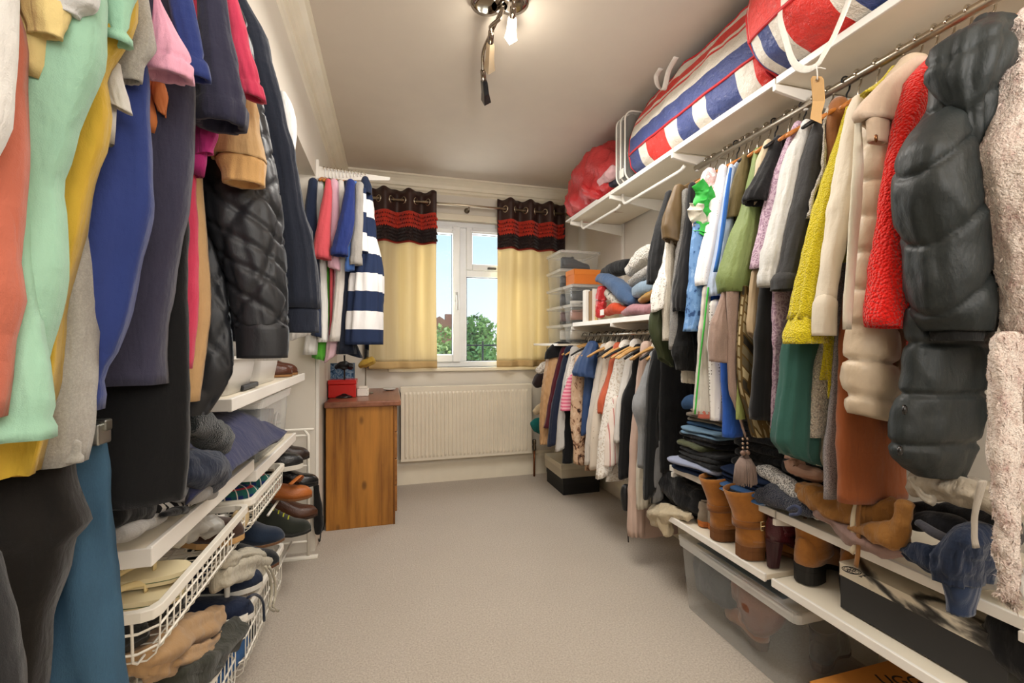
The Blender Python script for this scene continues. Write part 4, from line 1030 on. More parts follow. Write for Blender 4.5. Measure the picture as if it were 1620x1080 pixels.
drape(rr(R_('-40,160,236 0,158,212 40,160,206 68,168,202'), Y=.50, asp=.6), 30, 12, 2.2, .1, 4, nseed(), .003, stitch(.85)).build('sleeve', mint, t, True)
garment('polo_shirt', 'butter yellow polo shirt folded sleeve at the top left edge', 'polo shirt', cloth('e8cf86'), .445, '-30,24,110 5,26,108 30,32,102 48,40,96 58,48,86', None, asp=.5, xin=-.8, autobody=.002)
garment('shirt', 'white cuff draped above the mint polo at the top left', 'shirt', cloth('d8dad8'), .45, '-40,36,150 0,37,144 15,44,120 26,56,100', None, asp=.35, xin=-.8, autobody=.002)
ye = cloth('d3aa2e', crease=.35)
garment('polo_shirt', 'mustard yellow polo shirt between the mint and grey ones', 'polo shirt', ye, .51, None, '-60,216 22,215 69,195 122,164 178,172 222,169 267,152 315,139 400,122 496,96 556,94 644,79 700,68 748,56', bfold=.45, bfn=stitch(.95), **nl)
gy = cloth('a5a199', heather=.25)
t = garment('tee', 'heather grey tee with a split hem beside the yellow polo', 'tee', gy, .545, '-10,205,238 40,192,242 70,187,244 104,186,225 130,190,218', '200,160 330,149 380,148 468,146 574,143 640,140 690,136 731,127', asp=.6, bfold=.4, **nl)
drape(rr(R_('700,92,130 732,94,128'), Y=.535, asp=.4), 24, 8, 2.2, .05, 4, nseed(), .002, stitch(.7)).build('split_hem', gy, t, True)
garment('tee', 'pale grey tee cuff below the heather grey sleeve', 'tee', cloth('cfccc4'), .53, '100,168,186 120,164,190 150,165,197 165,172,199 178,184,198', None, asp=.6, xin=-.8, autobody=.002)
pk = cloth('eea6c0', crease=.3)
garment('polo_shirt', 'baby pink polo shirt with a short banded sleeve', 'polo shirt', pk, .59, '-40,236,250 0,238,258 40,238,276 85,230,296 98,226,299 112,222,301 122,224,301', '20,236 60,236 110,226', asp=.6, fn=stitch(.86), **nl)
rb_ = cloth('2d3e80', crease=.3)
t = garment('polo_shirt', 'royal blue polo shirt with a long hanging body', 'polo shirt', rb_, .57, None, '60,228 100,233 155,235 259,236 315,238 350,233 400,222 450,212 496,204 530,193 560,180 591,166 648,156', bfold=.45, bfn=stitch(.965), **nl)
drape(rr(R_('-40,258,302 0,262,308 69,278,321 104,282,329 116,284,331 125,288,331'), Y=.63, asp=.6), 34, 20, 2.2, .1, 4, nseed(), .003, stitch(.82)).build('sleeve', rb_, t, True)
garment('polo_shirt', 'small orange cuff between the blue and navy shirts', 'polo shirt', satin('ee8440', .6), .645, '112,236,258 150,236,266 175,248,268 188,256,266', None, asp=.6, xin=-.8, autobody=.002)
nv = cloth('3b3a4e', crease=.35, heather=.1)
t = garment('polo_shirt', 'faded navy polo shirt with a creased side vent', 'polo shirt', nv, .67, None, '90,300 130,304 222,302 333,296 380,287 472,271 538,261 607,258', bfold=.4, **nl)
drape(rr(R_('-40,308,348 0,312,356 60,314,366 104,314,374 140,310,385 172,306,389 190,305,388 200,308,386'), Y=.715, asp=.75), 40, 24, 2.2, .1, 4, nseed(), .004, stitch(.84)).build('sleeve', cloth('34344a', crease=.35), t, True)
garment('trousers', 'long plain black trousers hanging behind the navy polo', 'trousers', cloth('151517', crease=.25), .70, None, '330,296 450,297 560,299 626,299 700,297 770,293 788,290', bfold=.2, bk=5, **nl)
garment('polo_shirt', 'magenta polo shirt cuff under the navy sleeve', 'polo shirt', cloth('c22a79'), .75, '195,308,345 215,306,344 235,307,336 253,311,328', None, asp=.6, xin=-.8, autobody=.002)
hp_ = cloth('dc3b5c', crease=.3)
garment('polo_shirt', 'hot pink polo shirt with one sleeve over the tan jumper', 'polo shirt', hp_, .76, '-40,344,366 0,350,377 69,360,395 132,374,414 146,378,417 165,384,417', '170,318 200,316 300,311 383,313 500,310 583,303', asp=.7, fn=stitch(.88), **nl)
tn = cloth('d2a870', crease=.35)
t = garment('jumper', 'tan jumper with a ribbed cuff below the hot pink sleeve', 'jumper', tn, .82, '150,370,402 200,348,409 230,336,416 252,330,420', '240,316 320,319 400,325 467,330 533,328 600,319 634,314', asp=.7, cuff=(knit('cfa46c', 260), '256,340,421 262,342,421 276,350,420 292,357,416'), **nl)
qn = satin('26282e', .45, .4, .22)
t = garment('quilted_jacket', 'black diamond quilted jacket with a shiny sleeve', 'jacket', qn, .90, '-20,336,372 57,340,399 120,338,406 176,334,419 252,322,434 320,318,444 383,334,447 450,358,452 500,368,455 518,371,456', '300,330 400,350 500,365 583,370 620,352 655,330', asp=.8, fold=.03, bfold=.1, wr=.003, fn=quilt(.075, .0055), bfn=quilt(.10, .005), n=84, m=110, bn=80, bm=70, cuff=(qn, '517,370,457 524,371,458 545,374,458 566,376,456'), **nl)
nc = cloth('272d3c', .85, crease=.3)
t = garment('coat', 'navy cotton coat hanging last and nearest the bare wall on the left rail', 'coat', nc, 1.03, '-40,358,372 0,364,390 41,370,416 60,374,424 100,383,432 151,398,445 261,428,470 334,438,482 383,444,494 450,448,503 488,451,505', '250,380 400,420 540,440', asp=.75, cuff=(nc, '492,451,506 500,452,506 526,454,505'), **nl)
garment('shirt', 'white shirt shoulder peeking out behind the navy coat', 'shirt', cloth('e6e5e2'), 1.55, '150,440,454 170,438,464 192,436,470 215,436,470 240,434,466 330,430,456', None, autobody=.1, **nl)
garment('shirt', 'white shirt tail below the navy coat cuff', 'shirt', cloth('e3e0da'), 1.62, '250,438,462 400,444,478 470,458,488 520,458,490 546,456,485', None, asp=.5, xin=-.8, autobody=.05)
# lower tier: trousers on clip hangers
jn = denim('375368')
garment('jeans', 'mid blue jeans hanging at the left in front of the wire baskets', 'jeans', jn, .625, None, '686,168 780,174 865,178 960,184 1130,192', bfold=.8, bk=6, **nl)
garment('trousers', 'brown black trousers draped with a bulging fold over the blue jeans', 'trousers', cloth('1f1b19', crease=.3), .565, None, '680,96 716,106 760,112 800,127 826,134 842,122 858,106 900,98 976,76 1120,60', bfold=.7, bk=7, **nl)
garment('trousers', 'charcoal trousers at the bottom left corner', 'trousers', cloth('29292b', crease=.25), .44, None, '880,-8 905,0 960,12 1120,32', bfold=.3, **nl)
t = thing('clip_hanger', (-.4, .60, .97), 'grey metal clip hanger bar above the blue jeans', 'hanger')
a = at(138, 672, Y=.60); b = at(174, 672, Y=.60)
MB().box(a.x - .2, b.x, .594, .606, a.z - .007, a.z + .006).build('bar', chrome('8d8d86', .35), t, bevel=.002)
MB().box(b.x - .022, b.x - .004, .588, .612, a.z - .022, a.z + .002).build('clip', chrome('c6c6c0', .3), t, bevel=.002)
MB().tube([(LX, .6, a.z), (LX, .6, a.z + .06)], .003, 6).build('hook', chr_, t, True)
t = thing('clothes_rail', (LX, .6, 1.05), 'low white rail behind the polo shirts holding the trousers', 'clothes rail')
MB().tube([(LX, .22, 1.055), (LX, .86, 1.055)], .0105, 12).build('tube', white_m, t, True)
for y in (.25, .83): MB().tube([(LX, y, 1.045), (LX, y, 1.10), (XA, y, 1.12)], .007, 8).build('rail_bracket', white_m, t, True)
for i, y in enumerate((.40, .43, .47, .51, .545, .59, .57, .67, .70, .76, .82, .90, 1.03, 1.55, 1.62)):
    hanger(LX, y, LZ, worn('wooden hanger', y, WORN, 'on the left rail'), 'hangers on the left recess rail', hpale, chr_, half=.19, skew=.05)
# ---- far left: hangers hooked along a wall bracket that sticks out (Y = 2.5) ---------------------
ub = B(XL + .001, XL + .016, 2.505, 2.535, .35, 2.06).build('wall_upright', white_m, None, bevel=.002); tag(ub, 'white wall upright at the recess corner with the hanging bracket', 'upright')
zbk = 2.0
t = thing('hanging_bracket', (XL, 2.52, zbk), 'white notched wall bracket full of hangers at the far left', 'bracket')
MB().prism([(XL + .016, zbk + .03), (XL + .016, zbk - .045), (XL + .06, zbk - .040), (-.005, zbk - .012), (.004, zbk - .004), (.004, zbk + .006), (XL + .05, zbk + .022)], 1, 2.516, 2.524).build('arm', white_m, t, bevel=.001)
for i in range(11):
    x = XL + .048 + i * .018
    MB().tube([(x, 2.513, zbk - .035 + .0028 * i), (x, 2.513, zbk + .018 - .0008 * i)], .003, 6).build('notch', plain('fbf9f4', .4), t, True)
FL = [
 ('polo_shirt', 'dark navy polo shirt next to the wall on the far left bracket', 'polo shirt', cloth('283350'), 2.36, '287,488,503 330,483,501 400,484,504 480,492,508 540,494,508', 0),
 ('polo_shirt', 'grey white polo shirt second on the far left bracket', 'polo shirt', cloth('dcdad6'), 2.40, '286,499,512 357,496,511 420,496,512 500,488,506 561,479,500', 0),
 ('polo_shirt', 'bright lime green polo shirt on the far left bracket', 'polo shirt', cloth('5ec43a'), 2.44, '290,510,519 400,507,524 500,499,522 558,493,518 576,500,516', 0),
 ('long_shirt', 'white shirt strip in front of the lime green polo', 'shirt', cloth('e9e7e3'), 2.38, '405,503,517 480,504,518 541,505,517', 0),
 ('polo_shirt', 'coral red polo shirt with its sleeve foremost on the far left bracket', 'polo shirt', cloth('e2525a'), 2.29, '286,515,524 315,510,525 360,502,523 392,497,522 402,497,522 416,501,521', 1),
 ('polo_shirt', 'baby pink polo shirt beside the coral one on the far left bracket', 'polo shirt', cloth('eab6c6'), 2.33, '288,522,535 350,522,537 405,520,537 433,525,535', 1),
 ('polo_shirt', 'pale pink long polo tail hanging below the coral sleeve', 'polo shirt', cloth('e8c0cc'), 2.42, '420,530,547 500,523,543 560,515,536 574,514,527', 0),
 ('shirt', 'cream shirt beside the baby pink polo on the far left bracket', 'shirt', cloth('e4ddd4'), 2.37, '288,535,544 340,534,547 420,534,547 540,522,538', 0),
 ('polo_shirt', 'black navy polo shirt behind the royal blue one', 'polo shirt', cloth('1f2536'), 2.38, '290,542,553 350,540,553 440,540,556 520,538,556 560,533,562', 0),
 ('polo_shirt', 'royal blue polo shirt with a wide sleeve on the far left bracket', 'polo shirt', cloth('263880'), 2.27, '288,548,561 330,540,561 370,531,557 394,525,549 404,526,548', 1),
 ('polo_shirt', 'cornflower blue polo shirt in a thin strip by the grey sleeve', 'polo shirt', cloth('4f7fd6'), 2.31, '290,558,567 350,552,567 400,547,561 428,549,558', 1),
 ('tee', 'light grey tee with a plain sleeve beside the striped shirt', 'tee', cloth('a8a39c', heather=.2), 2.29, '292,563,575 350,560,575 408,554,572 419,555,571', 1),
]
for nm, lb, ct, mt, Y, rows, sl in FL:
    S = rr(R_(rows), Y=Y, asp=.9)
    o = drape(S, 28, 26, 2.1, .12, 4, nseed(), .003, stitch(.9) if sl else None); xm = S[0][0]
    t = thing(nm, (xm, 2.45, S[-1][2]), lb, ct); o.build('sleeve', mt, t, True)
    Sb = [(S[0][0], 2.52, S[0][2] + .0, .010, .10), (S[0][0], 2.53, S[0][2] - .10, .014, .14), (S[0][0], 2.53, 1.13, .014, .145)]
    drape(Sb, 24, 12, 2.4, .1, 5, nseed(), .002).build('body', mt, t, True)
zz = lambda v: at(578, v, Y=2.42).z
z0 = zz(545)
per = (zz(355) - zz(530)) / 3
stp = bands(((0, '26324f'), (.52, 'e9e7e6')), per, 2, off=-((zz(522) - z0) / per) + .52)
t = thing('rugby_shirt', (-.1, 2.42, z0), 'navy and white broad striped rugby shirt, outermost on the far left bracket', 'shirt')
drape(rr(R_('294,568,586 330,568,590 370,568,594 400,566,600 440,554,604 480,551,604 520,547,602 545,546,600'), Y=2.42, asp=1.3), 50, 44, 2.3, .16, 6, nseed(), .006).build('body', stp, t, True)
drape(rr(R_('300,566,580 335,566,580 370,568,580 400,570,582'), Y=2.30, asp=.8), 24, 20, 2.1, .08, 4, nseed(), .003).build('sleeve', stp, t, True)
drape(rr(R_('284,572,584 296,570,588 306,572,586'), Y=2.36), 20, 8, 2.1, .05, 4, nseed(), .002).build('collar', cloth('26324f'), t, True)
drape(rr(R_('535,536,560 556,536,566 566,548,572'), Y=2.46), 30, 10, 2.1, .2, 6, nseed(), .004).build('navy_tail', cloth('1b2338'), t, True)
for i in range(13):
    x = XL + .04 + i * .0175
    k3 = i % 3
    hanger(x, 2.52, zbk + .012 - .0008 * i, '%s hanger carrying the %s, far left bracket' % ('dark' if k3 == 2 else 'wooden', ['navy polo nearest the wall', 'grey white polo', 'lime green polo', 'white shirt strip', 'coral red polo', 'baby pink polo', 'pale pink polo', 'cream shirt', 'black navy polo', 'royal blue polo', 'cornflower blue polo', 'light grey tee', 'striped rugby shirt'][i]), '%s hangers on the far left bracket' % ('dark' if k3 == 2 else 'wooden'), blk if k3 == 2 else hwood, chr_, half=.15, axis=1, drop=.055, droop=.04)
# ------------------------------------------------------------------ soft goods, boxes and shoes
def soft(path, n=22, m=20, p=2.2, wr=.006, seed=None, folds=0.0, k=5, nsc=14.0, fn=None):
    """a bent, wrinkled roll of cloth: path rows (x, y, z, side radius, up radius)"""
    seed = nseed() if seed is None else seed
    S = cr_interp(path, m); pts = [Vector(r[:3]) for r in S]; rings = []; pa = None
    for i, P in enumerate(pts):
        d = (pts[min(i + 1, m - 1)] - pts[max(i - 1, 0)]).normalized()
        a = d.cross(Vector((0, 0, 1)))
        if a.length < .25: a = d.cross(Vector((1, 0, 0))) if pa is None else pa - d * pa.dot(d)
        a.normalize()
        if pa is not None and a.dot(pa) < 0: a = -a
        pa = a; b = a.cross(d).normalized()
        if b.z < 0 and abs(b.z) > .05: b = -b
        ring = []
        for j in range(n):
            th = 2 * PI * j / n; c, s = math.cos(th), math.sin(th)
            ex = abs(c) ** (2 / p) * (1 if c >= 0 else -1); ey = abs(s) ** (2 / p) * (1 if s >= 0 else -1)
            q = P + a * ex * S[i][3] + b * ey * S[i][4]
            dd = wr * (nz(q, nsc, seed) + .6 * nz(q, nsc * 2.7, seed + 3)) + folds * min(S[i][3], S[i][4]) * math.sin(k * th + seed + 2.5 * i / m)
            if fn: dd += fn(i / (m - 1), th)
            ring.append(q + (a * c + b * s).normalized() * dd)
        rings.append(ring)
    for e, o in ((0, 1), (-1, -2)):
        c = sum(rings[e], Vector()) / n; dirv = (pts[e] - pts[o]).normalized() * min(S[e][3], S[e][4]) * .5
        r1 = [c + (q - c) * .72 + dirv * .7 for q in rings[e]]; r2 = [c + (q - c) * .3 + dirv for q in rings[e]]
        rings = [r2, r1] + rings if e == 0 else rings + [r1, r2]
    return MB().rings(rings)
def px(rows, X=None, Y=None, Z=None):
    """(u, v, ra, rb[, X or Y]) picture measurements -> world path"""
    out = []
    for r in rows:
        kw = dict(X=X, Y=Y, Z=Z)
        if len(r) > 4: kw = dict(X=r[4] if X is not None else None, Y=r[4] if Y is not None else None, Z=r[4] if Z is not None else None)
        P = at(r[0], r[1], **kw); t = P.x * SY + P.y * CY
        out.append((P.x, P.y, P.z, r[2] * t / F, r[3] * t / F))
    return out
def pile(name, label, cat, mat, rows, group=None, **kw):
    pl = {q: kw.pop(q) for q in ('X', 'Y', 'Z') if q in kw}
    o = soft(px(R_(rows), **pl), **kw).build(name, mat, None, True)
    return tag(o, label, cat, group)
def folded(name, label, cat, mat, x0, x1, y0, y1, z, h, layers=2, group=None, skew=0.0, wr=.004):
    """folded garment: stacked layers whose rounded fold faces the room (towards x0)"""
    t = None; mb = MB(); lh = h / layers
    for i in range(layers):
        zc = z + lh * (i + .5); ox = random.uniform(-.012, .012); oy = random.uniform(-.008, .008)
        rows = []
        for f in (0, .12, .5, .88, 1):
            yy = y0 + (y1 - y0) * f
            rows.append(((x0 + x1) / 2 + ox + skew * (f - .5), yy + oy, zc + .003 * math.sin(5 * f + i), abs(x1 - x0) / 2 * (1 if .05 < f < .95 else .96), lh * .56))
        s = soft(rows, 26, 14, 3.4, wr, None, 0, 5, 9.0); mb.add(s.v, s.f)
    o = mb.build(name, mat, None, True); return tag(o, label, cat, group)
def carton(name, label, cat, body_m, lid_m, x0, x1, y0, y1, z0, z1, lid_h=.035, group=None, rot=0.0, M=None):
    t = thing(name, ((x0 + x1) / 2, (y0 + y1) / 2, z0), label, cat, group)
    B(x0 + .002, x1 - .002, y0 + .002, y1 - .002, z0, z1 - .004).build('box_base', body_m, t, bevel=.0015)
    MB().box(x0, x1, y0, y1, z1 - .003, z1).box(x0, x1, y0, y0 + .0018, z1 - lid_h, z1 - .003).box(x0, x1, y1 - .0018, y1, z1 - lid_h, z1 - .003).box(x0, x0 + .0018, y0, y1, z1 - lid_h, z1 - .003).box(x1 - .0018, x1, y0, y1, z1 - lid_h, z1 - .003).build('lid', lid_m, t)
    if rot: t.rotation_euler[2] = rot
    return t
def tub(name, label, cat, x0, x1, y0, y1, z0, z1, taper=.02, mat=None, lid=True, rim=.012, group=None, lidm=None, clip=False):
    """thin-walled clear plastic box with a rolled rim and a lid"""
    mat = mat or clear(); lidm = lidm or clear('f2f2ee', .2, .26)
    t = thing(name, ((x0 + x1) / 2, (y0 + y1) / 2, z0), label, cat, group)
    def rect(k, z, r=.02):
        a0, a1, b0, b1 = x0 + k, x1 - k, y0 + k, y1 - k; pts = []
        for cx_, cy_, s in ((a1 - r, b1 - r, 0), (a0 + r, b1 - r, 1), (a0 + r, b0 + r, 2), (a1 - r, b0 + r, 3)):
            for q in range(5):
                a = PI / 2 * (s + q / 4); pts.append((cx_ + r * math.cos(a), cy_ + r * math.sin(a), z))
        return pts
    h = z1 - z0
    MB().rings([rect(taper, z0), rect(taper * .5, z0 + h * .5), rect(.004, z1 - rim * 2.2)], True, False).build('tub_wall', mat, t, True)
    MB().rings([rect(.004, z1 - rim * 2.6), rect(-.004, z1 - rim * 2.4), rect(-.005, z1 - rim), rect(.003, z1 - rim), rect(.004, z1 - rim * 2.6)], False, False).build('rim', lidm, t)
    if lid:
        MB().rings([rect(-.006, z1 - rim * 1.2), rect(-.007, z1 - .002), rect(.0, z1), rect(.016, z1), rect(.022, z1 - .005)], False, True).build('lid', lidm, t)
        if clip:
            for y in ((y0 + y1) / 2,): B(x0 - .012, x0 - .004, y - .03, y + .03, z1 - rim * 4, z1 - .002).build('clip', lidm, t, bevel=.003)
    return t
def shoe(name, label, cat, pos, rot, upper, sole, L=.26, W=.092, H=.0, heel=.022, th=.010, group=None, toe=.045, hh=.065, lining=None, strap=None, lean=0.0, buckle=False, pull=False, laces=None, block=.30, heel_w=.85):
    """heel at the origin, toe along +x before turning by rot"""
    t = thing(name, pos, label, cat, group)
    Mx = Matrix.Translation(pos) @ Matrix.Rotation(rot, 4, 'Z')
    def hw(s):
        for (a, x), (b, y) in zip(SH, SH[1:]):
            if s <= b: q = (s - a) / (b - a); q = q * q * (3 - 2 * q); return W / 2 * (x + (y - x) * q)
        return .002
    SH = [(0, .25), (.04, .55), (.14, .72), (.4, .68), (.68, 1.0), (.86, .82), (.95, .5), (1.0, .12)]
    def lift(s): return heel * max(0.0, 1 - max(0.0, s - block) / max(.05, .72 - block)) if s > block else heel
    ss = [0, .02, .05, .1, .18, .28, .4, .52, .64, .74, .82, .9, .95, .985, 1.0]
    out = [Mx @ Vector((0, 0, 0))]
    def section(s, z0, z1, k=1.0): return [Mx @ Vector((s * L, y, z)) for y, z in ((-hw(s) * k, z0), (hw(s) * k, z0), (hw(s) * k, z1), (-hw(s) * k, z1))]
    so = MB().rings([section(s, lift(s), lift(s) + th, 1.04) for s in ss])
    if heel > .004:
        hs = [s for s in ss if s <= block] ; hk = heel_w
        so.rings([[Mx @ Vector((s * L * (1 if i < 2 else 1) + (0 if i > 1 else 0.0), y, z)) for i, (y, z) in enumerate(((-hw(s) * hk, 0), (hw(s) * hk, 0), (hw(s) * 1.02, lift(s)), (-hw(s) * 1.02, lift(s))))] for s in hs])
    so.build('sole', sole, t, bevel=.0015)
    def top(s):
        base = hh if s < .35 else toe + (hh * 1.12 - toe) * max(0, 1 - (s - .35) / .45) ** 1.2
        return base * (1 if s < .8 else math.sqrt(max(.02, 1 - ((s - .8) / .21) ** 2)))
    rings = []
    for s in ss:
        zb = lift(s) + th; w_, h_ = hw(s), top(s); ring = []
        for j in range(15):
            a = PI * j / 14; ring.append(Mx @ Vector((s * L, w_ * abs(math.cos(a)) ** .7 * (1 if math.cos(a) >= 0 else -1), zb + h_ * abs(math.sin(a)) ** .75)))
        rings.append(ring)
    up = MB().rings(rings)
    up.build('upper', upper, t, True)
    zb = heel + th
    if H:
        r2 = []; r3 = []
        for f in (0, .08, .16, .22, .28, .35, .42, .48, .6, .75, .9, 1.0):
            z = zb + .02 + (H - .02) * f; cx_ = (L * (.30 - .07 * f) if f < .4 else L * .27) - lean * f; rip = 1 + .05 * math.sin(f * 42) * max(0, 1 - abs(f - .25) / .25); rx = L * (.27 - .06 * min(1, f * 2) + .03 * max(0, f - .5) * 2) * rip; ry = W * (.43 - .04 * min(1, f * 2) + .05 * f) * rip
            r2.append([Mx @ Vector((cx_ + rx * math.cos(2 * PI * j / 22), ry * math.sin(2 * PI * j / 22), z + .006 * math.cos(2 * PI * j / 22))) for j in range(22)])
        e = [[q + (sum(r2[-1], Vector()) / 22 - q) * .1 for q in r2[-1]], [q + (sum(r2[-3], Vector()) / 22 - q) * .12 for q in r2[-3]]]
        MB().rings(r2, False, False).build('shaft', upper, t, True, solid=.003)
        MB().rings([r2[-2], [q + (sum(r2[-2], Vector()) / 22 - q) * .9 for q in r2[-2]]], False, True).build('lining', lining or plain('1a1614', .9), t, True)
        if strap:
            rs = r2[5]; c = sum(rs, Vector()) / 22
            MB().rings([[c + (q - c) * 1.07 + Vector((0, 0, dz)) for q in rs] for dz in (-.012, .012)], False, False).build('strap', strap, t, True, solid=.004)
            if buckle:
                for side in (-1,):
                    b0 = Mx @ Vector((L * .22, side * W * .46, zb + .02 + (H - .02) * .35)); bx = (Mx.to_3x3() @ Vector((1, 0, 0))); n_ = Mx.to_3x3() @ Vector((0, side, 0))
                    P = [b0 + n_ * .006 + bx * a + Vector((0, 0, z)) for a, z in ((-.014, -.014), (.014, -.014), (.014, .014), (-.014, .014), (-.014, -.014), (.014, -.014))]
                    MB().tube(P, .0022, 6).tube([b0 + n_ * .007 - bx * .014, b0 + n_ * .007 + bx * .03], .0018, 6).build('buckle', chrome('d8c79a', .25), t, True)
        if pull:
            c = Mx @ Vector((L * .075, 0, zb + H)); bx = Mx.to_3x3() @ Vector((-1, 0, 0))
            MB().tube([c + Vector((0, 0, -.03)), c + bx * .006 + Vector((0, 0, .012)), c - bx * .004 + Vector((0, 0, .02)), c - bx * .006 + Vector((0, 0, -.02))], .005, 6).build('pull_tab', upper, t, True)
    else:
        ring = []
        for j in range(20):
            a = 2 * PI * j / 20; s = .24 + .20 * math.cos(a)
            ring.append(Mx @ Vector((s * L, hw(.3) * .68 * math.sin(a), zb + top(s) * (.98 if abs(math.cos(a)) > .5 else .95) + .004)))
        c = sum(ring, Vector()) / 20
        MB().rings([ring, [c + (q - c) * .2 - Vector((0, 0, .001)) for q in ring]], False, True).build('opening', lining or plain('2a2320', .9), t, True)
        MB().tube(ring + ring[:2], .004, 6).build('collar', upper, t, True)
    if laces:
        for q in range(4):
            s = .46 + .07 * q; z = lift(s) + th + top(s) + .002
            MB().tube([Mx @ Vector((s * L, -hw(s) * .45, z - .006)), Mx @ Vector((s * L, 0, z + .002)), Mx @ Vector((s * L, hw(s) * .45, z - .006))], .0028, 6).build('lace', laces, t, True)
    return t

def text(body, size, loc, rot, mat, parent, name='lettering', ext=.0004):
    cu = bpy.data.curves.new(name, 'FONT'); cu.body = body; cu.size = size; cu.extrude = ext; cu.align_x = 'CENTER'; cu.align_y = 'CENTER'
    o = bpy.data.objects.new(name, cu); C.objects.link(o); bpy.context.view_layer.update()
    me = bpy.data.meshes.new_from_object(o.evaluated_get(bpy.context.evaluated_depsgraph_get()))
    bpy.data.objects.remove(o); me.materials.clear(); me.materials.append(mat)
    q = link(name, me, mat, parent, Vector(loc) - wloc(parent)); q.rotation_euler = rot; return q
# ------------------------------------------------------------------ on the white top shelf
zs = 1.934
rp = NT('red_plastic'); co_ = rp.coord(); v_ = rp.n('TexVoronoi'); v_.inputs['Scale'].default_value = 14; rp.l(rp.coord((1, 1, .4)), v_.inputs['Vector'])
redp = rp.out(rp.mix(rp.noise(co_, 9.0, 4), 'b01820', 'e4474a'), rp.bump(rp.noise(co_, 22.0, 5, .7), .7, .02), .22, .6)
t = thing('plastic_bag', (1.33, 2.55, zs), 'crumpled red plastic bag at the far end of the white top shelf', 'bag')
def crk(f, th): return .014 * abs(math.sin(3 * th + 9 * f)) - .006 * math.sin(11 * th + 4 * f)
soft([(1.33, 2.90, zs + .10, .11, .10), (1.33, 2.80, zs + .15, .15, .15), (1.34, 2.62, zs + .19, .17, .185), (1.35, 2.46, zs + .20, .17, .19), (1.36, 2.30, zs + .15, .14, .14)], 40, 44, 2.4, .03, 3.3, .05, 5, 9.0, crk).build('bag_body', redp, t, True)
soft([(1.20, 2.55, zs + .16, .03, .03), (1.18, 2.50, zs + .10, .035, .03), (1.22, 2.42, zs + .05, .03, .03)], 20, 16, 2, .014, 4.1, .15, 4, 20.0).build('gathered_neck', redp, t, True)
tag(B(1.185, 1.45, 2.38, 2.86, zs + .001, zs + .012).build('magazine', plain('e9e6e0', .3), None, bevel=.003), 'flat white magazine under the red plastic bag on the top shelf', 'magazine')
pile('pink_cloth', 'small crumpled pale pink cloth beside the red plastic bag', 'cloth', cloth('ecb9bd'), '952,290,7,6 962,280,9,9 974,271,10,10', X=1.22, wr=.012, folds=.12)
pile('navy_cloth', 'dark navy folded cloth between the pink cloth and the clear bedding bag', 'cloth', cloth('23203a'), '966,293,6,5 984,284,9,7 998,275,8,6', X=1.25)
t = thing('bedding_bag', (1.34, 2.12, zs), 'clear vinyl bedding bag with white piping and black contents on the top shelf', 'bag')
def rrect(y, k=0.0, r=.05, x0=1.185, x1=1.5, z0=zs + .006, z1=zs + .375):
    pts = []
    for cx_, cz_, s in ((x1 - r, z1 - r, 0), (x0 + r, z1 - r, 1), (x0 + r, z0 + r, 2), (x1 - r, z0 + r, 3)):
        for q in range(6):
            a = PI / 2 * (s + q / 5); pts.append(Vector((cx_ + (r - k) * math.cos(a), y, cz_ + (r - k) * math.sin(a))))
    return pts
MB().rings([rrect(2.05), rrect(2.14)]).build('vinyl_case', clear('e6e4de', .1, .16), t, True)
for y in (2.05, 2.095, 2.14):
    q = rrect(y); MB().tube(q + q[:2], .0045, 6).build('piping', plain('f0ece2', .4), t, True)
MB().rings([rrect(2.058, .012), rrect(2.132, .012)]).build('black_contents', satin('1b1b1d', .4), t, True)
q = at(1002, 268, X=1.18); B(1.180, 1.183, 2.06, 2.10, zs + .03, zs + .075).build('care_label', plain('eae7df', .5), t)
# checked laundry bags
def checks(kind, per, axis, off=0.0):
    n = NT('woven_' + kind); co = n.coord(); s = n.sep(co); f = n.math('FRACT', n.math('ADD', n.math('DIVIDE', s[axis], per), off))
    W_, R__, B_ = 'e3dcd0', 'd8362f', '3f4c82'
    st = {'band': [(0, B_), (.28, W_), (.50, R__), (.545, W_), (.61, R__), (.80, W_)],
          'block': [(0, B_), (.16, W_), (.30, R__), (.52, W_), (.64, B_), (.88, W_)],
          'arc': [(0, W_), (.10, B_), (.36, W_), (.46, R__), (.78, W_), (.88, B_)]}[kind]
    col = n.ramp(f, st, 'CONSTANT')
    wv = n.n('TexChecker'); wv.inputs['Scale'].default_value = 260; n.l(co, wv.inputs['Vector'])
    cre = n.noise(n.coord((1, 1, 1)), 12.0, 6, .7); streak = n.noise(n.coord((6, 3, 6), (.4, .3, .8)), 8.0, 5, .7)
    col = n.mix(n.math('MULTIPLY', n.ramp(streak, [(.60, '000000'), (.72, 'ffffff')]), .22), col, 'e8e4e6')
    nr = n.bump(cre, .7, .03); nr = n.bump(wv.outputs[1], .12, .001, nr)
    return n.out(col, nr, .42, .45)
pip = plain('c3262c', .5); web = cloth('e6e0d4', .7)
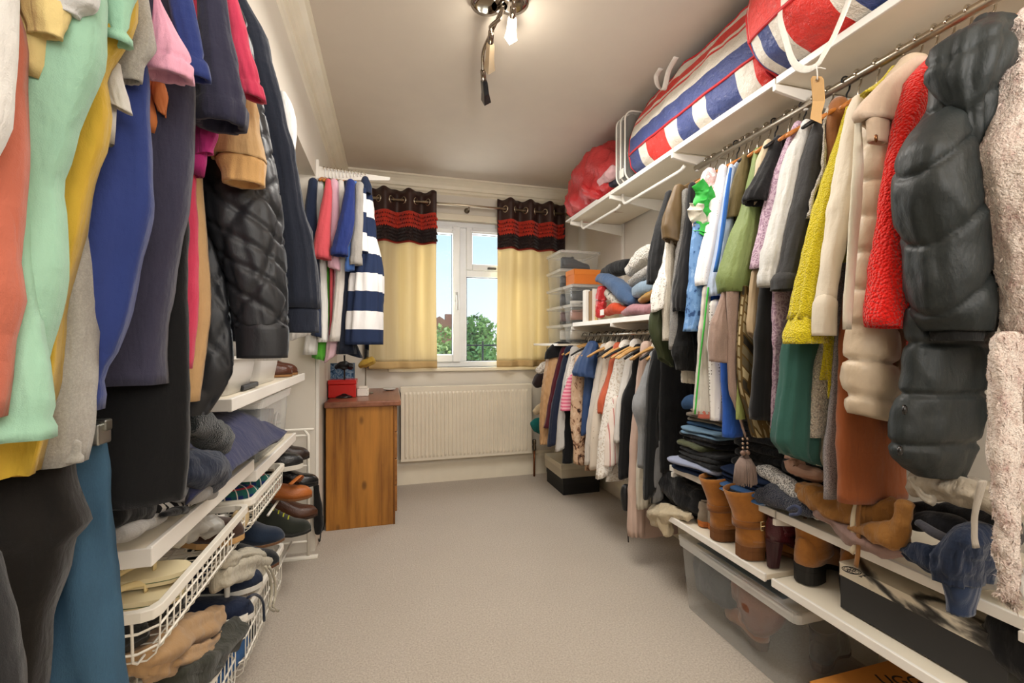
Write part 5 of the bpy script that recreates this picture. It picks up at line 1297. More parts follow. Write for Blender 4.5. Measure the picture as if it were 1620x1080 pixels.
def laundry(label, y0, y1, prof, mats, seed, straps, nose=.0):
    """prof = (x, z, panel) corners front-bottom to back; panels lofted along Y with sagging wrinkles"""
    t = thing('laundry_bag', (1.36, (y0 + y1) / 2, zs), label, 'bag')
    def pt(P, y):
        e = 1 - .10 * (abs((y - (y0 + y1) / 2) / ((y1 - y0) / 2)) ** 6)
        c = (1.38, zs + .19)
        x = c[0] + (P[0] - c[0]) * e; z = max(zs + .001, c[1] + (P[1] - c[1]) * e)
        d = .016 * nz((x, y, z), 6.0, seed) + .010 * nz((x, y, z), 15.0, seed + 4)
        return (x - abs(d) * 1.0 if P[0] < 1.4 else x, y, z + d * .5)
    for nm, pts, mt in prof:
        pp = cr_interp([(a, b, 0) for a, b in pts], 14)
        MB().grid(lambda f, g: pt(pp[int(round(f * 13))], y0 + (y1 - y0) * g), 14, 44).build(nm, mats[mt], t, True)
    allp = [q for _, pts, _ in prof for q in pts]
    for y in (y0, y1):
        ring = [Vector(pt(q, y)) for q in allp]
        MB().add(ring, [tuple(range(len(ring)))]).build('end_panel', mats[1], t)
        MB().tube(ring + ring[:1], .005, 6).build('piping', pip, t, True)
    for k_ in (0, 1):
        e = prof[k_][1][-1]
        MB().tube([pt(e, y0 + (y1 - y0) * i / 24) for i in range(25)], .0055, 6).build('piping', pip, t, True)
    for S in straps: MB().tube(cr_interp([tuple(q) for q in S], 24), .013, 8, .16).build('strap', web, t, True)
    return t
b1 = [('lower_panel', [(1.23, zs + .002), (1.19, zs + .04), (1.165, zs + .11)], 1), ('front_panel', [(1.165, zs + .11), (1.17, zs + .20), (1.215, zs + .31), (1.27, zs + .385)], 0),
      ('top_panel', [(1.27, zs + .385), (1.40, zs + .41), (1.53, zs + .36), (1.54, zs + .05)], 0)]
laundry('big red, white and blue checked laundry bag on the middle of the top shelf', 1.17, 2.01, b1, [checks('band', .275, 2, -.11 / .275), checks('block', .62, 1, .15)], 2.2,
        [[at(u, v, X=1.158) for u, v in ((1046, 108), (1038, 122), (1041, 136), (1050, 142), (1054, 128), (1058, 112), (1070, 90))]])
b2 = [('lower_panel', [(1.20, zs + .002), (1.12, zs + .03), (1.07, zs + .10)], 1), ('front_panel', [(1.07, zs + .10), (1.06, zs + .18), (1.09, zs + .29), (1.16, zs + .38)], 0),
      ('top_panel', [(1.16, zs + .38), (1.34, zs + .42), (1.52, zs + .36), (1.54, zs + .05)], 0)]
laundry('nearer checked laundry bag bulging over the top shelf edge, above the coats', .52, 1.14, b2, [checks('arc', .46, 1, .12), checks('arc', .40, 1, .35)], 6.4, [])
t = thing('strap_loop', at(1280, 110, X=1.02), 'white webbing strap loop hanging over the top shelf edge', 'strap')
MB().tube(cr_interp([tuple(at(u, v, X=1.04 + dx)) for u, v, dx in ((1236, 0, .03), (1234, 30, .015), (1242, 60, 0), (1252, 92, -.01), (1262, 106, -.01), (1278, 110, -.01), (1292, 104, -.01), (1302, 88, -.01), (1318, 60, 0), (1332, 28, .01), (1345, -5, .03))], 40), .0085, 8, .2).build('webbing', web, t, True)
t = thing('swing_tag', at(1294, 195, X=1.02), 'brown card swing tag tied on string below the white strap', 'tag')
MB().tube([at(u, v, X=1.028) for u, v in ((1292, 104), (1293, 114), (1293, 126))], .0016, 6).tube([at(u, v, X=1.028) for u, v in ((1290, 108), (1298, 107), (1306, 109))], .0012, 5).build('string', web, t, True)
pp = [at(u, v, X=1.03 + d) for u, v, d in ((1283, 125, 0), (1286, 120, 0), (1300, 121, 0), (1303, 126, 0), (1305, 160, .01), (1300, 178, .006), (1300, 196, 0), (1282, 188, .004), (1286, 160, .01))]
MB().add(pp, [(0, 1, 2, 3, 4, 8), (4, 5, 7, 8), (5, 6, 7)]).build('card', plain('c39a63', .8, bump=.1), t, solid=.0015)
q = at(1293, 126, X=1.029); MB().tube([q + Vector((0, .004 * math.cos(a), .004 * math.sin(a))) for a in [i * PI / 6 for i in range(13)]], .0012, 5).build('eyelet', plain('8b6a42'), t, True)
# ------------------------------------------------------------------ clear shoe boxes, jumpers and files on the lower shelf
zz_ = [1.093, 1.228, 1.363, 1.498, 1.633]
names = ['lowest', 'second', 'middle', 'fourth', 'topmost']
for i, z in enumerate(zz_):
    tub('shoe_box', 'clear plastic shoe box, %s of the stack beside the right curtain' % names[i], 'shoe box', 1.19, 1.50, 2.95, 3.25, z, z + .133, .012, rim=.008, group='clear shoe boxes by the curtain')
    if i < 3: tub('shoe_box', 'clear plastic shoe box in the nearer column, %s, %s' % (('bottom', 'middle', 'top')[i], ('below the shelf board', 'left of the white file', 'under the orange box')[i]), 'shoe box', 1.20, 1.50, 2.765, 2.935, z, z + .133, .012, rim=.008, group='clear shoe boxes by the curtain')
for i, (y, z, m, l) in enumerate(((3.04, zz_[4] + .003, '2b2d33', 'dark grey shoe inside the topmost clear box'), (3.05, zz_[3] + .003, '1c1d20', 'black shoe inside the fourth clear box'), (2.86, zz_[2] + .003, '151517', 'black trainer with white eyelets in the top near clear box'),
                                  (2.86, zz_[1] + .003, 'a86f58', 'tan pink sandal in the middle near clear box'), (2.86, zz_[0] + .003, 'c9bba6', 'pale cream shoe in the bottom near clear box'), (3.05, zz_[2] + .003, '3c3b40', 'charcoal shoe in the middle clear box'), (3.05, zz_[1] + .003, '6b4038', 'brown shoe in the second clear box'), (3.05, zz_[0] + .003, 'd9d2c6', 'white shoe in the lowest clear box'))):
    shoe('shoe', l, 'shoe', Vector((1.225, y, z)), .0, leather(m), plain('2a2622' if i != 2 else 'e4e0d8', .8), L=.235, W=.085, heel=.012)
carton('shoe_box', 'bright orange cardboard shoe box on the clear boxes', 'shoe box', plain('d9772a', .6), plain('e0802f', .6), 1.215, 1.46, 2.775, 2.925, 1.499, 1.60, .035)
t = thing('file_box', (1.3, 2.5, 1.226), 'white and brown cardboard file box left of the red bag on the shelf', 'file box')
MB().box(1.20, 1.42, 2.60, 2.604, 1.226, 1.425).box(1.20, 1.42, 2.46, 2.464, 1.226, 1.425).box(1.41, 1.42, 2.464, 2.60, 1.226, 1.425).box(1.20, 1.42, 2.464, 2.60, 1.226, 1.23).build('shell', plain('e9e5dc', .5), t)
B(1.20, 1.23, 2.56, 2.604, 1.226, 1.43).build('spine', plain('f2efe8', .5), t, bevel=.002)
B(1.215, 1.40, 2.47, 2.55, 1.231, 1.42).build('brown_folder', plain('96744a', .7), t, bevel=.002)
for i, (y, h) in enumerate(((2.43, .10), (2.385, .115))): tag(B(1.215, 1.34, y, y + .036, 1.226, 1.226 + h).build('book', plain(('e7c888', 'eee2c4')[i], .6), None, bevel=.002), ('honey coloured small book against the white file box', 'cream small book between file box and red bag')[i], 'book')
J = [('red_bag', 'shiny red carrier bag with a white code label at the end of the jumper pile', 'bag', redp, '949,500,9,6 951,478,9,7 954,455,8,6', dict(X=1.21, folds=.2)),
     ('orange_jumper', 'orange red jumper bundled beside the red carrier bag', 'jumper', cloth('e24a22'), '962,494,8,6 975,488,12,9 992,490,8,6', dict(X=1.22)),
     ('patterned_scarf', 'cream scarf with black marks under the denim blue jumper', 'scarf', blotch(((0, '3a3836'), (.36, 'cfc9bd'), (.6, 'e2ddd2')), 60.0), '958,458,6,6 972,472,9,8 990,488,8,7', dict(X=1.235)),
     ('jumper', 'denim blue jumper draped across the middle of the pile', 'jumper', cloth('4a648a', heather=.15), '950,440,9,7 966,444,13,10 986,462,15,13 1004,478,13,9', dict(X=1.225, wr=.01)),
     ('jumper', 'black jumper folded on top left of the pile', 'jumper', cloth('16171a'), '958,432,10,8 978,424,15,12 1002,420,15,12', dict(X=1.32)),
     ('knit_blanket', 'cream chunky knit rolled on top of the pile', 'blanket', boucle('e2ddd2', 120.0), '996,430,8,9 1010,414,13,13 1026,402,14,13 1040,398,12,12', dict(X=1.26, wr=.012)),
     ('grey_jumper', 'speckled grey chunky jumper below the cream knit', 'jumper', tweed('4b4a4a', 'c9c6c1', 260.0), '1000,448,7,6 1014,438,11,9 1034,426,12,10', dict(X=1.22)),
     ('jumper', 'pale blue jumper roll right of the denim blue one', 'jumper', cloth('8fa7bd'), '1006,462,8,9 1018,458,13,12 1036,452,12,12', dict(X=1.22)),
     ('navy_jumper', 'navy jumper under the pale blue roll', 'jumper', cloth('26304a'), '990,484,10,6 1012,476,14,9 1036,472,12,9', dict(X=1.26)),
     ('scarf', 'mustard scarf end between the pale blue and pink jumpers', 'scarf', satin('b58432'), '1014,476,6,5 1024,470,8,6 1040,460,7,7', dict(X=1.205)),
     ('jumper', 'dusty pink jumper folded flat on the shelf below the pile', 'jumper', cloth('b9828a'), '988,494,6,5 1008,490,17,9 1034,490,16,10', dict(X=1.22))]
for nm, lb, ct, mt, rows, kw in J: pile(nm, lb, ct, mt, rows, **kw)
q = at(953, 494, X=1.178); tag(B(q.x - .004, q.x, q.y - .02, q.y + .02, q.z - .016, q.z + .016).build('price_label', plain('e9e4dc', .5)), 'small white label stuck on the red carrier bag', 'label')
t = thing('hat', (1.14, 3.05, .86), 'dark brown hat hanging with white lace at the right of the radiator', 'hat')
soft(px(R_('846,608,5,6 856,600,13,12 868,596,12,12'), Y=3.1), wr=.008).build('crown', cloth('2c1f20'), t, True)
MB().tube([at(860, 592, Y=3.1), at(862, 575, Y=3.1), at(866, 548, Y=3.1)], .003, 5).build('hanging_cord', cloth('1a1516'), t, True)
soft(px(R_('853,588,7,6 862,580,10,8 872,576,8,7'), Y=3.08), wr=.012, folds=.2).build('lace_band', lace('e8e2d8', 'b9b0a4', 90.0), t, True)
pile('teal_cloth', 'teal folded cloth behind the tan quilted jacket near the radiator valve', 'cloth', cloth('0e6b66'), '843,676,4,9 850,672,6,12 860,676,6,12', Y=3.2)
pile('cream_cloth', 'small cream cloth above the teal cloth by the radiator', 'cloth', cloth('cbb48f'), '846,652,5,5 856,646,7,8 864,648,6,8', Y=3.2)
for z, l in ((.505, 'lower'), (.62, 'upper')): tag(B(1.16, 1.57, 2.98, 3.3, z - .012, z).build('small_shelf', shm, None, bevel=.002), l + ' small white shelf behind the tan quilted jacket', 'shelf')
# ------------------------------------------------------------------ middle right shelf
zm = ZM + .001
carton('shoe_box', 'black cardboard shoe box on the carpet under the far blouses', 'shoe box', plain('1b1b1c', .6), plain('222223', .6), 1.20, 1.49, 2.935, 3.28, .0, .115, .04)
carton('shoe_box', 'beige shoe box stacked on the black one under the far blouses', 'shoe box', plain('c4baa4', .6), plain('d2c8b2', .6), 1.19, 1.49, 2.945, 3.30, .116, .215, .035)
FJ = [('jeans', 'dark indigo jeans folded lowest at the shelf far end', 'jeans', denim('22304a'), 1.17, 1.48, 1.36, 1.63, .038, 2), ('shirt', 'lilac blue shirt folded on the dark indigo jeans', 'shirt', cloth('9ba4c0'), 1.155, 1.46, 1.38, 1.62, .022, 1),
      ('black_jeans', 'black folded jeans under the olive trousers', 'jeans', cloth('15161a'), 1.19, 1.48, 1.35, 1.60, .05, 3), ('trousers', 'olive green trousers folded over black jeans', 'trousers', cloth('5c6043'), 1.175, 1.45, 1.44, 1.57, .022, 1),
      ('navy_trousers', 'black navy trousers folded in the middle of the tall stack', 'trousers', cloth('16181f'), 1.20, 1.48, 1.36, 1.58, .04, 2), ('jeans', 'light blue jeans folded near the top of the tall stack', 'jeans', denim('6f8ba3'), 1.175, 1.46, 1.37, 1.59, .034, 2),
      ('jeans', 'mid blue jeans thin fold above the light blue pair', 'jeans', denim('35506f'), 1.19, 1.46, 1.37, 1.57, .02, 1), ('trousers', 'stone grey trousers folded on the jeans stack', 'trousers', cloth('7f7466'), 1.19, 1.46, 1.36, 1.56, .034, 2),
      ('chinos', 'taupe chinos folded topmost on the jeans stack', 'trousers', cloth('8d7f70'), 1.20, 1.46, 1.37, 1.55, .026, 2)]
z = zm
for nm, lb, ct, mt, x0, x1, y0, y1, h, ly in FJ:
    o = folded(nm, lb, ct, mt, x0 - random.uniform(0, .03), x1, y0, y1 + random.uniform(-.02, .02), z, h, ly, wr=.009); o.rotation_euler = (random.uniform(-.03, .03), random.uniform(-.01, .04), random.uniform(-.12, .12)); z += h * .94
pile('blue_jumper', 'bundled slate blue jumper on top of the jeans stack', 'jumper', denim('46648c'), '1084,640,8,8 1096,636,13,12 1112,642,12,10', X=1.25)
folded('jeans', 'navy jeans folded at the edge of the middle right shelf beside the stripes', 'jeans', denim('1b2740'), 1.16, 1.48, 1.14, 1.345, zm + .035, .05, 3)
o = folded('jeans', 'faded striped blue jeans under the navy jeans on the middle right shelf', 'jeans', bands(((0, '3d5f8c'), (.6, 'c6d3e2'), (.72, '4d70a0')), .016, 2), 1.145, 1.46, 1.16, 1.36, zm, .036, 2)
for i, (y0, y1, z0, h, c, l) in enumerate(((1.12, 1.34, zm + .085, .10, '131416', 'black knitwear folded behind the tassel'), (1.0, 1.13, zm, .17, '101114', 'black folded pile right of the tassel'), (1.08, 1.30, zm + .185, .10, '17171b', 'black trousers stacked below the blue dress hem'))):
    folded('black_knitwear', l, 'knitwear', cloth(c), 1.215, 1.49, y0, y1, z0, h, 3)
pile('fluffy_scarf', 'navy fluffy scarf with a loop at the shelf edge', 'scarf', boucle('1e2740', 300.0), '1203,782,12,12 1222,785,16,17 1250,797,16,15 1276,803,13,12 1292,806,8,8', X=1.165, wr=.012)
MB_ = MB().tube(cr_interp([tuple(at(u, v, X=1.11)) for u, v in ((1246, 806), (1258, 800), (1266, 804), (1264, 812), (1250, 814))], 16), .005, 6); tag(MB_.build('loop', cloth('3f4868'), None, True), 'slate loop tie on the navy fluffy scarf', 'tie')
pile('speckled_jumper', 'black and white speckled jumper between navy scarf and mustard fleece', 'jumper', tweed('161616', 'e2ded8', 260.0), '1202,742,9,8 1226,752,13,11 1254,772,15,13 1280,796,13,13 1296,818,9,10', X=1.195, wr=.012)
pile('ruffled_scarf', 'blush pink gathered scarf below the green coat hem', 'scarf', satin('c99a80', .5), '1254,708,7,7 1256,725,12,10 1262,742,15,10 1280,748,12,9 1300,752,9,9', X=1.20, folds=.25, k=9, wr=.01)
pile('rust_scarf', 'rust brown scarf behind the speckled jumper', 'scarf', cloth('7a3f22'), '1270,762,10,9 1292,772,14,11 1316,780,12,10', X=1.31)
pile('fleece_jacket', 'mustard brown fleece bundled under the rust coat', 'jacket', cloth('9c672c', crease=.7), '1266,774,12,10 1298,788,24,20 1342,806,28,26 1386,816,28,28 1420,812,22,26', X=1.17, wr=.02, folds=.08, n=34, m=34)
pile('mustard_hoodie', 'mustard fleece hoodie flopped over the mauve trousers', 'hoodie', cloth('a36c2e', crease=.7), '1346,836,12,11 1384,842,20,16 1414,846,18,17 1430,828,10,14 1437,796,8,10', X=1.13, wr=.016)
pile('mauve_trousers', 'mauve trousers folded under the mustard fleece', 'trousers', cloth('9c7c72'), '1296,806,9,9 1326,828,16,12 1360,850,20,14 1396,866,20,14 1432,872,14,12', X=1.15, wr=.012, folds=.16)
t = thing('tie_belt', at(1352, 890, X=1.13), 'ivory and brown tie belt hanging down over the marbled box', 'belt')
MB().tube(cr_interp([tuple(at(u, v, X=1.125)) for u, v in ((1357, 792), (1351, 812), (1349, 836), (1353, 860), (1346, 874))], 20), .007, 6, .3).build('ivory_end', cloth('d9c7a8'), t, True)
MB().tube(cr_interp([tuple(at(u, v, X=1.118)) for u, v in ((1360, 794), (1357, 820), (1358, 850), (1357, 876), (1354, 896))], 20), .006, 6, .3).build('brown_end', cloth('96622f'), t, True)
pile('cream_trousers', 'cream linen trousers bundled under the black puffer hem', 'trousers', cloth('b3a691', crease=.6), '1440,770,9,9 1462,766,18,18 1500,772,26,22 1550,782,30,24 1604,796,28,28', X=1.15, wr=.018, folds=.12, n=30, m=30)
pile('rolled_trousers', 'cream linen trouser leg curled beside the cap', 'trousers', cloth('c2b7a4'), '1444,756,8,6 1452,770,10,8 1462,784,10,9 1476,790,8,8', X=1.13, wr=.012, folds=.2)
pile('black_trousers', 'black trousers bundled behind the cap', 'trousers', cloth('111113'), '1450,806,12,14 1480,812,24,20 1530,826,28,26 1590,840,28,30', X=1.24, wr=.015)
t = thing('cap', at(1484, 838, X=1.15), 'black cap with a grey brim edge on the joggers', 'cap')
soft(px(R_('1446,832,10,10 1468,826,20,18 1500,834,22,20 1530,846,16,16'), X=1.165), wr=.006).build('crown', cloth('17171c'), t, True)
soft(px(R_('1452,826,6,5 1474,840,10,7 1498,852,10,7 1512,858,7,5'), X=1.10), wr=.003).build('brim', cloth('3b3a42'), t, True)
t = thing('hoodie', at(1530, 900, X=1.15), 'navy blue joggers with a ribbed cuff hanging over the shelf edge', 'joggers'); t.name = 'joggers'
nb = cloth('1f2c44', crease=.6)
soft(px(R_('1428,866,9,12 1452,878,20,18 1478,888,22,20 1500,894,14,16'), X=1.14), 30, 26, 2.6, wr=.018, folds=.14).build('folded_leg', nb, t, True)
drape(rr(R_('848,1500,1592 866,1490,1584 890,1482,1574 906,1480,1562 914,1482,1556'), X=1.12, asp=.45), 48, 30, 3.0, .18, 5, nseed(), .007, nsc=14).build('leg', nb, t, True)
drape(rr(R_('908,1484,1556 922,1490,1552 940,1496,1547 956,1500,1543 968,1503,1541'), X=1.12, asp=.6), 30, 16, 2.2, .08, 7, nseed(), .003).build('ribbed_cuff', knit('22304a', 240), t, True)
drape(rr(R_('762,1546,1562 790,1540,1554 820,1536,1547 850,1536,1547 866,1538,1550'), X=1.02, asp=.3), 14, 16, 2.4, .02, 3, 1, .001).build('drawstring', cloth('b5ab9c'), t, True)
pile('white_tee', 'white tee folded beneath the navy joggers at the right edge', 'tee', cloth('d4d0c8'), '1546,920,10,10 1580,914,24,16 1640,930,30,22', X=1.22, wr=.012)
pile('black_bag', 'black fabric bag on the bottom shelf in the right corner', 'bag', cloth('0f0f11'), '1562,1000,14,16 1590,1010,26,40 1640,1040,30,50', X=1.22, wr=.012)
# black trousers falling off the far shelf end
pile('black_leggings', 'black leggings drooping over the far end of the middle right shelf', 'leggings', cloth('111214'), '1040,740,10,14 1062,760,22,24 1090,782,26,24 1116,796,16,18', X=1.225, wr=.018, folds=.12, n=30, m=26)
pile('black_bundle', 'black bundle on the bottom shelf below the leggings', 'leggings', cloth('141517'), '1040,800,9,12 1070,800,20,14 1104,800,20,18', X=1.27, wr=.016)
t = thing('shorts', at(1055, 820, X=1.17), 'beige shorts drooping off the far end of the bottom right shelf', 'shorts')
bg_ = cloth('c9b999', crease=.7)
soft(px(R_('1090,815,8,6 1072,812,14,9 1048,814,18,14 1032,820,8,12'), X=1.17), wr=.016, folds=.15).build('waist', bg_, t, True)
soft(px(R_('1048,818,12,10 1052,832,11,9 1056,846,8,6'), X=1.155), wr=.010, folds=.2).build('leg', bg_, t, True)
# ------------------------------------------------------------------ bottom right shelf: shoes and the marbled box
zb_ = ZB2 + .004
tan = suede('a0682e'); tsole = plain('6d4420', .8)
def onb(u, v): return at(u, v, Z=zb_)
for i, (u, v, l) in enumerate(((1104, 833, 'left'), (1120, 838, 'right'))):
    q = onb(u, v); shoe('shoe', 'grey beige flat shoe with orange sole, %s of the pair next to the tan boots' % l, 'shoe', Vector((q.x + .01, q.y, zb_)), .15, suede('8f8273'), plain('b0652a', .6), L=.24, W=.082, heel=.014, hh=.075, group='grey beige shoe pair')
q = onb(1140, 858); shoe('ankle_boot', 'tan suede buckled ankle boot, farther one of the pair', 'boot', Vector((1.155, q.y + .035, zb_)), -.1, tan, tsole, L=.26, W=.10, H=.19, lean=.055, heel=.03, th=.014, hh=.08, strap=suede('7d4d20'), buckle=True, group='tan buckled boots', heel_w=1.0)
q = onb(1170, 874); shoe('ankle_boot', 'tan suede buckled ankle boot, nearer one of the pair', 'boot', Vector((1.145, q.y - .02, zb_)), -.15, tan, tsole, L=.26, W=.11, H=.19, lean=.055, heel=.03, th=.014, hh=.08, strap=suede('7d4d20'), buckle=True, group='tan buckled boots', heel_w=1.0)
q = onb(1230, 892); shoe('heeled_boot', 'burgundy leather ankle boot with a tall heel', 'boot', Vector((1.185, q.y - .01, zb_)), .05, leather('4a1a22', .3), plain('35141a', .4), L=.25, W=.095, H=.085, heel=.085, th=.006, hh=.07, block=.16, heel_w=.55)
q = onb(1292, 918); shoe('chelsea_boot', 'tan suede chelsea boot with a black sole and pull tab', 'boot', Vector((1.20, q.y, zb_)), .25, suede('a06a33'), plain('1b1a19', .6), L=.26, W=.10, H=.12, heel=.04, th=.016, hh=.08, pull=True, heel_w=1.0)
shoe('chelsea_boot', 'tan suede chelsea boot standing behind its pair by the marbled box', 'boot', Vector((1.25, q.y - .10, zb_)), .2, suede('8a5a2c'), plain('1b1a19', .6), L=.25, W=.095, H=.12, heel=.04, th=.016, hh=.08)
mb_ = NT('marble'); co_ = mb_.coord(); nn = mb_.n('TexNoise'); nn.inputs['Scale'].default_value = 3.2; nn.inputs['Detail'].default_value = 6; nn.inputs['Distortion'].default_value = 1.2; mb_.l(mb_.coord((1, .5, 1)), nn.inputs['Vector'])
vein = mb_.ramp(mb_.math('ABSOLUTE', mb_.math('SUBTRACT', nn.outputs[0], .5)), [(0, '1d1c1a'), (.018, '4b4843'), (.05, 'd6cdba'), (1, 'dcd3c0')])
marb = mb_.out(vein, None, .35, .4)
ya, yb = at(1308, 915, X=1.19).y, .62
t = carton('shoe_box', 'long black shoe box with marbled cream lid and round emblem, bottom right shelf', 'shoe box', plain('2a2a2b', .5), marb, 1.195, 1.50, .58, .925, zb_, zb_ + .125, .035)
ink = plain('191817', .6)
zt_ = zb_ + .1262; pe_ = at(1347, 902, Z=zb_ + .126); ex, ey = pe_.x, pe_.y
ri = MB()
for r in (.020, .0165): ri.tube([(ex + r * math.cos(a), ey + r * math.sin(a), zt_) for a in [i * PI / 12 for i in range(26)]], .0011 if r > .018 else .0006, 5)
ri.tube([(ex - .016, ey, zt_), (ex + .016, ey, zt_)], .0007, 5)
for a in (-.009, 0, .009):
    ri.tube([(ex + a, ey - .013, zt_), (ex + a, ey + .013, zt_)], .0007, 5)
for s in (-.006, .006): ri.tube([(ex + s + .006 * math.cos(a), ey + .006 * math.sin(a), zt_) for a in [i * PI / 6 for i in range(14)]], .0008, 5)
ri.build('emblem', ink, t)
for k_ in range(5): B(ex - .012 + .006 * k_, ex - .008 + .006 * k_, ey - .034 + .003 * (k_ % 2), ey - .026, zt_, zt_ + .0004).build('print_mark', ink, t)
# ------------------------------------------------------------------ floor: clear tub, orange box
t = tub('storage_tub', 'large clear plastic storage tub with lid under the bottom right shelf', 'tub', 1.165, 1.55, 1.03, 1.58, .004, .292, .022, clear('dfe3e2', .15, .08), rim=.016, clip=False)
B(1.19, 1.52, 1.10, 1.5, .287, .2885).build('blue_grey_edge', plain('6f7c8a', .4), t)
sm_ = [('shoe', 'brown leather shoe inside the clear storage tub', 'shoe', leather('6e3a1c'), 1.26, 1.30, 1.0), ('shoe', 'tan suede shoe at the front of the storage tub', 'shoe', suede('8a542a'), 1.24, 1.22, 1.3), ('shoe', 'black shoe at the near end of the storage tub', 'shoe', leather('1c1b1d'), 1.33, 1.10, .4)]
for nm, lb, ct, mt, x, y, r in sm_: shoe(nm, lb, ct, Vector((x, y, .03)), r, mt, plain('3a2417', .7), L=.24, heel=.02, H=.10)
pile('dark_clothes', 'dark grey clothes inside the far end of the storage tub', 'clothes', cloth('26282e'), '1112,905,18,30 1136,915,24,34 1160,935,18,30', X=1.25, wr=.015)
pile('brown_bag', 'brown leather bag in the middle of the storage tub', 'bag', leather('6a3b20'), '1168,925,14,24 1196,950,26,46 1220,985,22,40', X=1.235, wr=.012)
t = carton('shoe_box', 'brown orange cardboard shoe box on the carpet in the bottom right corner', 'shoe box', plain('a5692c', .7), plain('b5762f', .7), 1.15, 1.52, .55, .975, .0, .13, .04, rot=.0)
text('UGG', .055, (1.40, .905, .1306), (0, 0, -.35), plain('231d17', .7), t)
# ------------------------------------------------------------------ left recess: frames, shelves, wire baskets
wire = plain('eae5d9', .35, .5)
XO = -.40
def frame(y, zt, label, rungs=5, XO=XO):
    t = thing('wire_ladder', ((XA + XO) / 2, y, 0), label, 'frame')
    for x in (XA + .03, XO + .005): MB().tube([(x, y, .0), (x, y, zt - .03), (x + (.02 if x < -.6 else -.02), y, zt)], .0075, 10).build('post', wire, t, True)
    for i in range(rungs):
        z = .09 + (zt - .12) * i / (rungs - 1); MB().tube([(XA + .03, y, z), (XO + .005, y, z)], .0055, 8).build('rung', wire, t, True)
    MB().tube([(XA + .02, y, zt), (XO + .03, y, zt)], .0065, 8).build('rung', wire, t, True)
    B(XA + .02, XO + .05, y - .012, y + .012, .0, .016).build('foot', wire, t, bevel=.004)
    return t
frame(2.42, .655, 'white wire ladder frame beside the pine chest of drawers', 8)
frame(1.487, .60, 'white wire frame between the two columns of wire baskets', 6, -.47)
frame(.905, .60, 'white wire frame at the near end of the wire baskets', 6, -.62)
frame(1.95, .67, 'white wire frame behind the tartan slippers', 6, -.52)
def lshelf(y0, y1, z, label, xf=XO):
    t = thing('shelf', ((XA + xf) / 2, (y0 + y1) / 2, z - .02), label, 'shelf')
    B(XA + .004, xf - .004, y0, y1, z - .018, z).build('board', shm, t, bevel=.002)
    B(xf - .006, xf + .004, y0, y1, z - .032, z + .003).build('edge_strip', white_m, t, bevel=.002)
    MB().box(xf - .06, xf + .006, y0 - .004, y0 + .002, z - .030, z + .002).build('end_cap', white_m, t, bevel=.002)
    return t
lshelf(.90, 1.50, .735, 'white shelf with dark clothes above the near wire basket')
lshelf(1.30, 2.33, .943, 'upper left white shelf under the translucent boxes')
lshelf(1.52, 2.12, .695, 'left white shelf under the clear box holding a grey box')
def basket(y0, y1, zt, depth, label):
    t = thing('wire_basket', ((XA + XO) / 2, (y0 + y1) / 2, zt - depth), label, 'basket')
    x0, x1 = XA + .02, XO
    r = .024
    rimp = [(x0, y0), (x1 - r, y0), (x1 - r * .3, y0 + r * .3), (x1, y0 + r), (x1, y1 - r), (x1 - r * .3, y1 - r * .3), (x1 - r, y1), (x0, y1), (x0, y0)]
    rb_ = MB(); n = len(rimp) - 1
    cx_, cy_ = (x0 + x1) / 2, (y0 + y1) / 2
    inner = [(a + (.013 if a < cx_ else -.013), b + (.013 if b < cy_ else -.013)) for a, b in rimp[:n]]
    vs = [(a, b, zt) for a, b in rimp[:n]] + [(a, b, zt) for a, b in inner] + [(a, b, zt - .020) for a, b in rimp[:n]] + [(a, b, zt - .020) for a, b in inner]
    fs = []
    for i in range(n):
        j = (i + 1) % n
        fs += [(i, j, n + j, n + i), (i, 2 * n + i, 2 * n + j, j), (n + i, n + j, 3 * n + j, 3 * n + i), (2 * n + i, 3 * n + i, 3 * n + j, 2 * n + j)]
    MB().add(vs, fs).build('rim', wire, t, bevel=.002)
    zb = zt - depth; k = .022
    def wires(nm, paths, rad=.0017):
        for P in paths: MB().tube(P, rad, 5, ends=False).build(nm, wire, t, True)
    def U(f, z): return z
    m = int((y1 - y0) / .030)
    wires('wire', [[(x1 - .006, y, zt - .01), (x1 - .008, y, zt - depth * .7), (x1 - .014, y, zb + .012), (x1 - .028, y, zb), (x1 - .10, y, zb), (x0 + .03, y, zb), (x0 + .008, y, zt - .01)] for y in [y0 + .03 + (y1 - y0 - .06) * i / m for i in range(m + 1)]])
    mm = int((x1 - x0) / .05)
    wires('wire', [[(x, y0 + .006, zt - .01), (x, y0 + .010, zb + .012), (x, y0 + .024, zb), (x, y1 - .024, zb), (x, y1 - .010, zb + .012), (x, y1 - .006, zt - .01)] for x in [x0 + .04 + (x1 - x0 - .08) * i / mm for i in range(mm + 1)]], .0026)
    for q in (.40, .75):
        z = zt - depth * q; e = .006 + .004 * q
        wires('wire', [[(x0 + e, y0 + e, z), (x1 - e - r, y0 + e, z), (x1 - e, y0 + e + r, z), (x1 - e, y1 - e - r, z), (x1 - e - r, y1 - e, z), (x0 + e, y1 - e, z)]], .0026)
    for sy in (y0 + .03, y1 - .03): MB().tube([(x0, sy - .028, zt - .012), (x1 - .05, sy - .028, zt - .012)], .004, 6).build('runner', white_m, t, True)
    return t
basket(.925, 1.475, .614, .105, 'near upper white wire basket full of flip flops and dark shoes')
basket(1.50, 1.94, .614, .105, 'farther upper white wire basket with tartan slippers')
basket(.90, 1.395, .30, .185, 'near lower white wire basket full of folded shorts')
basket(1.425, 1.93, .30, .185, 'farther lower white wire basket with pale cloth and navy shoes')
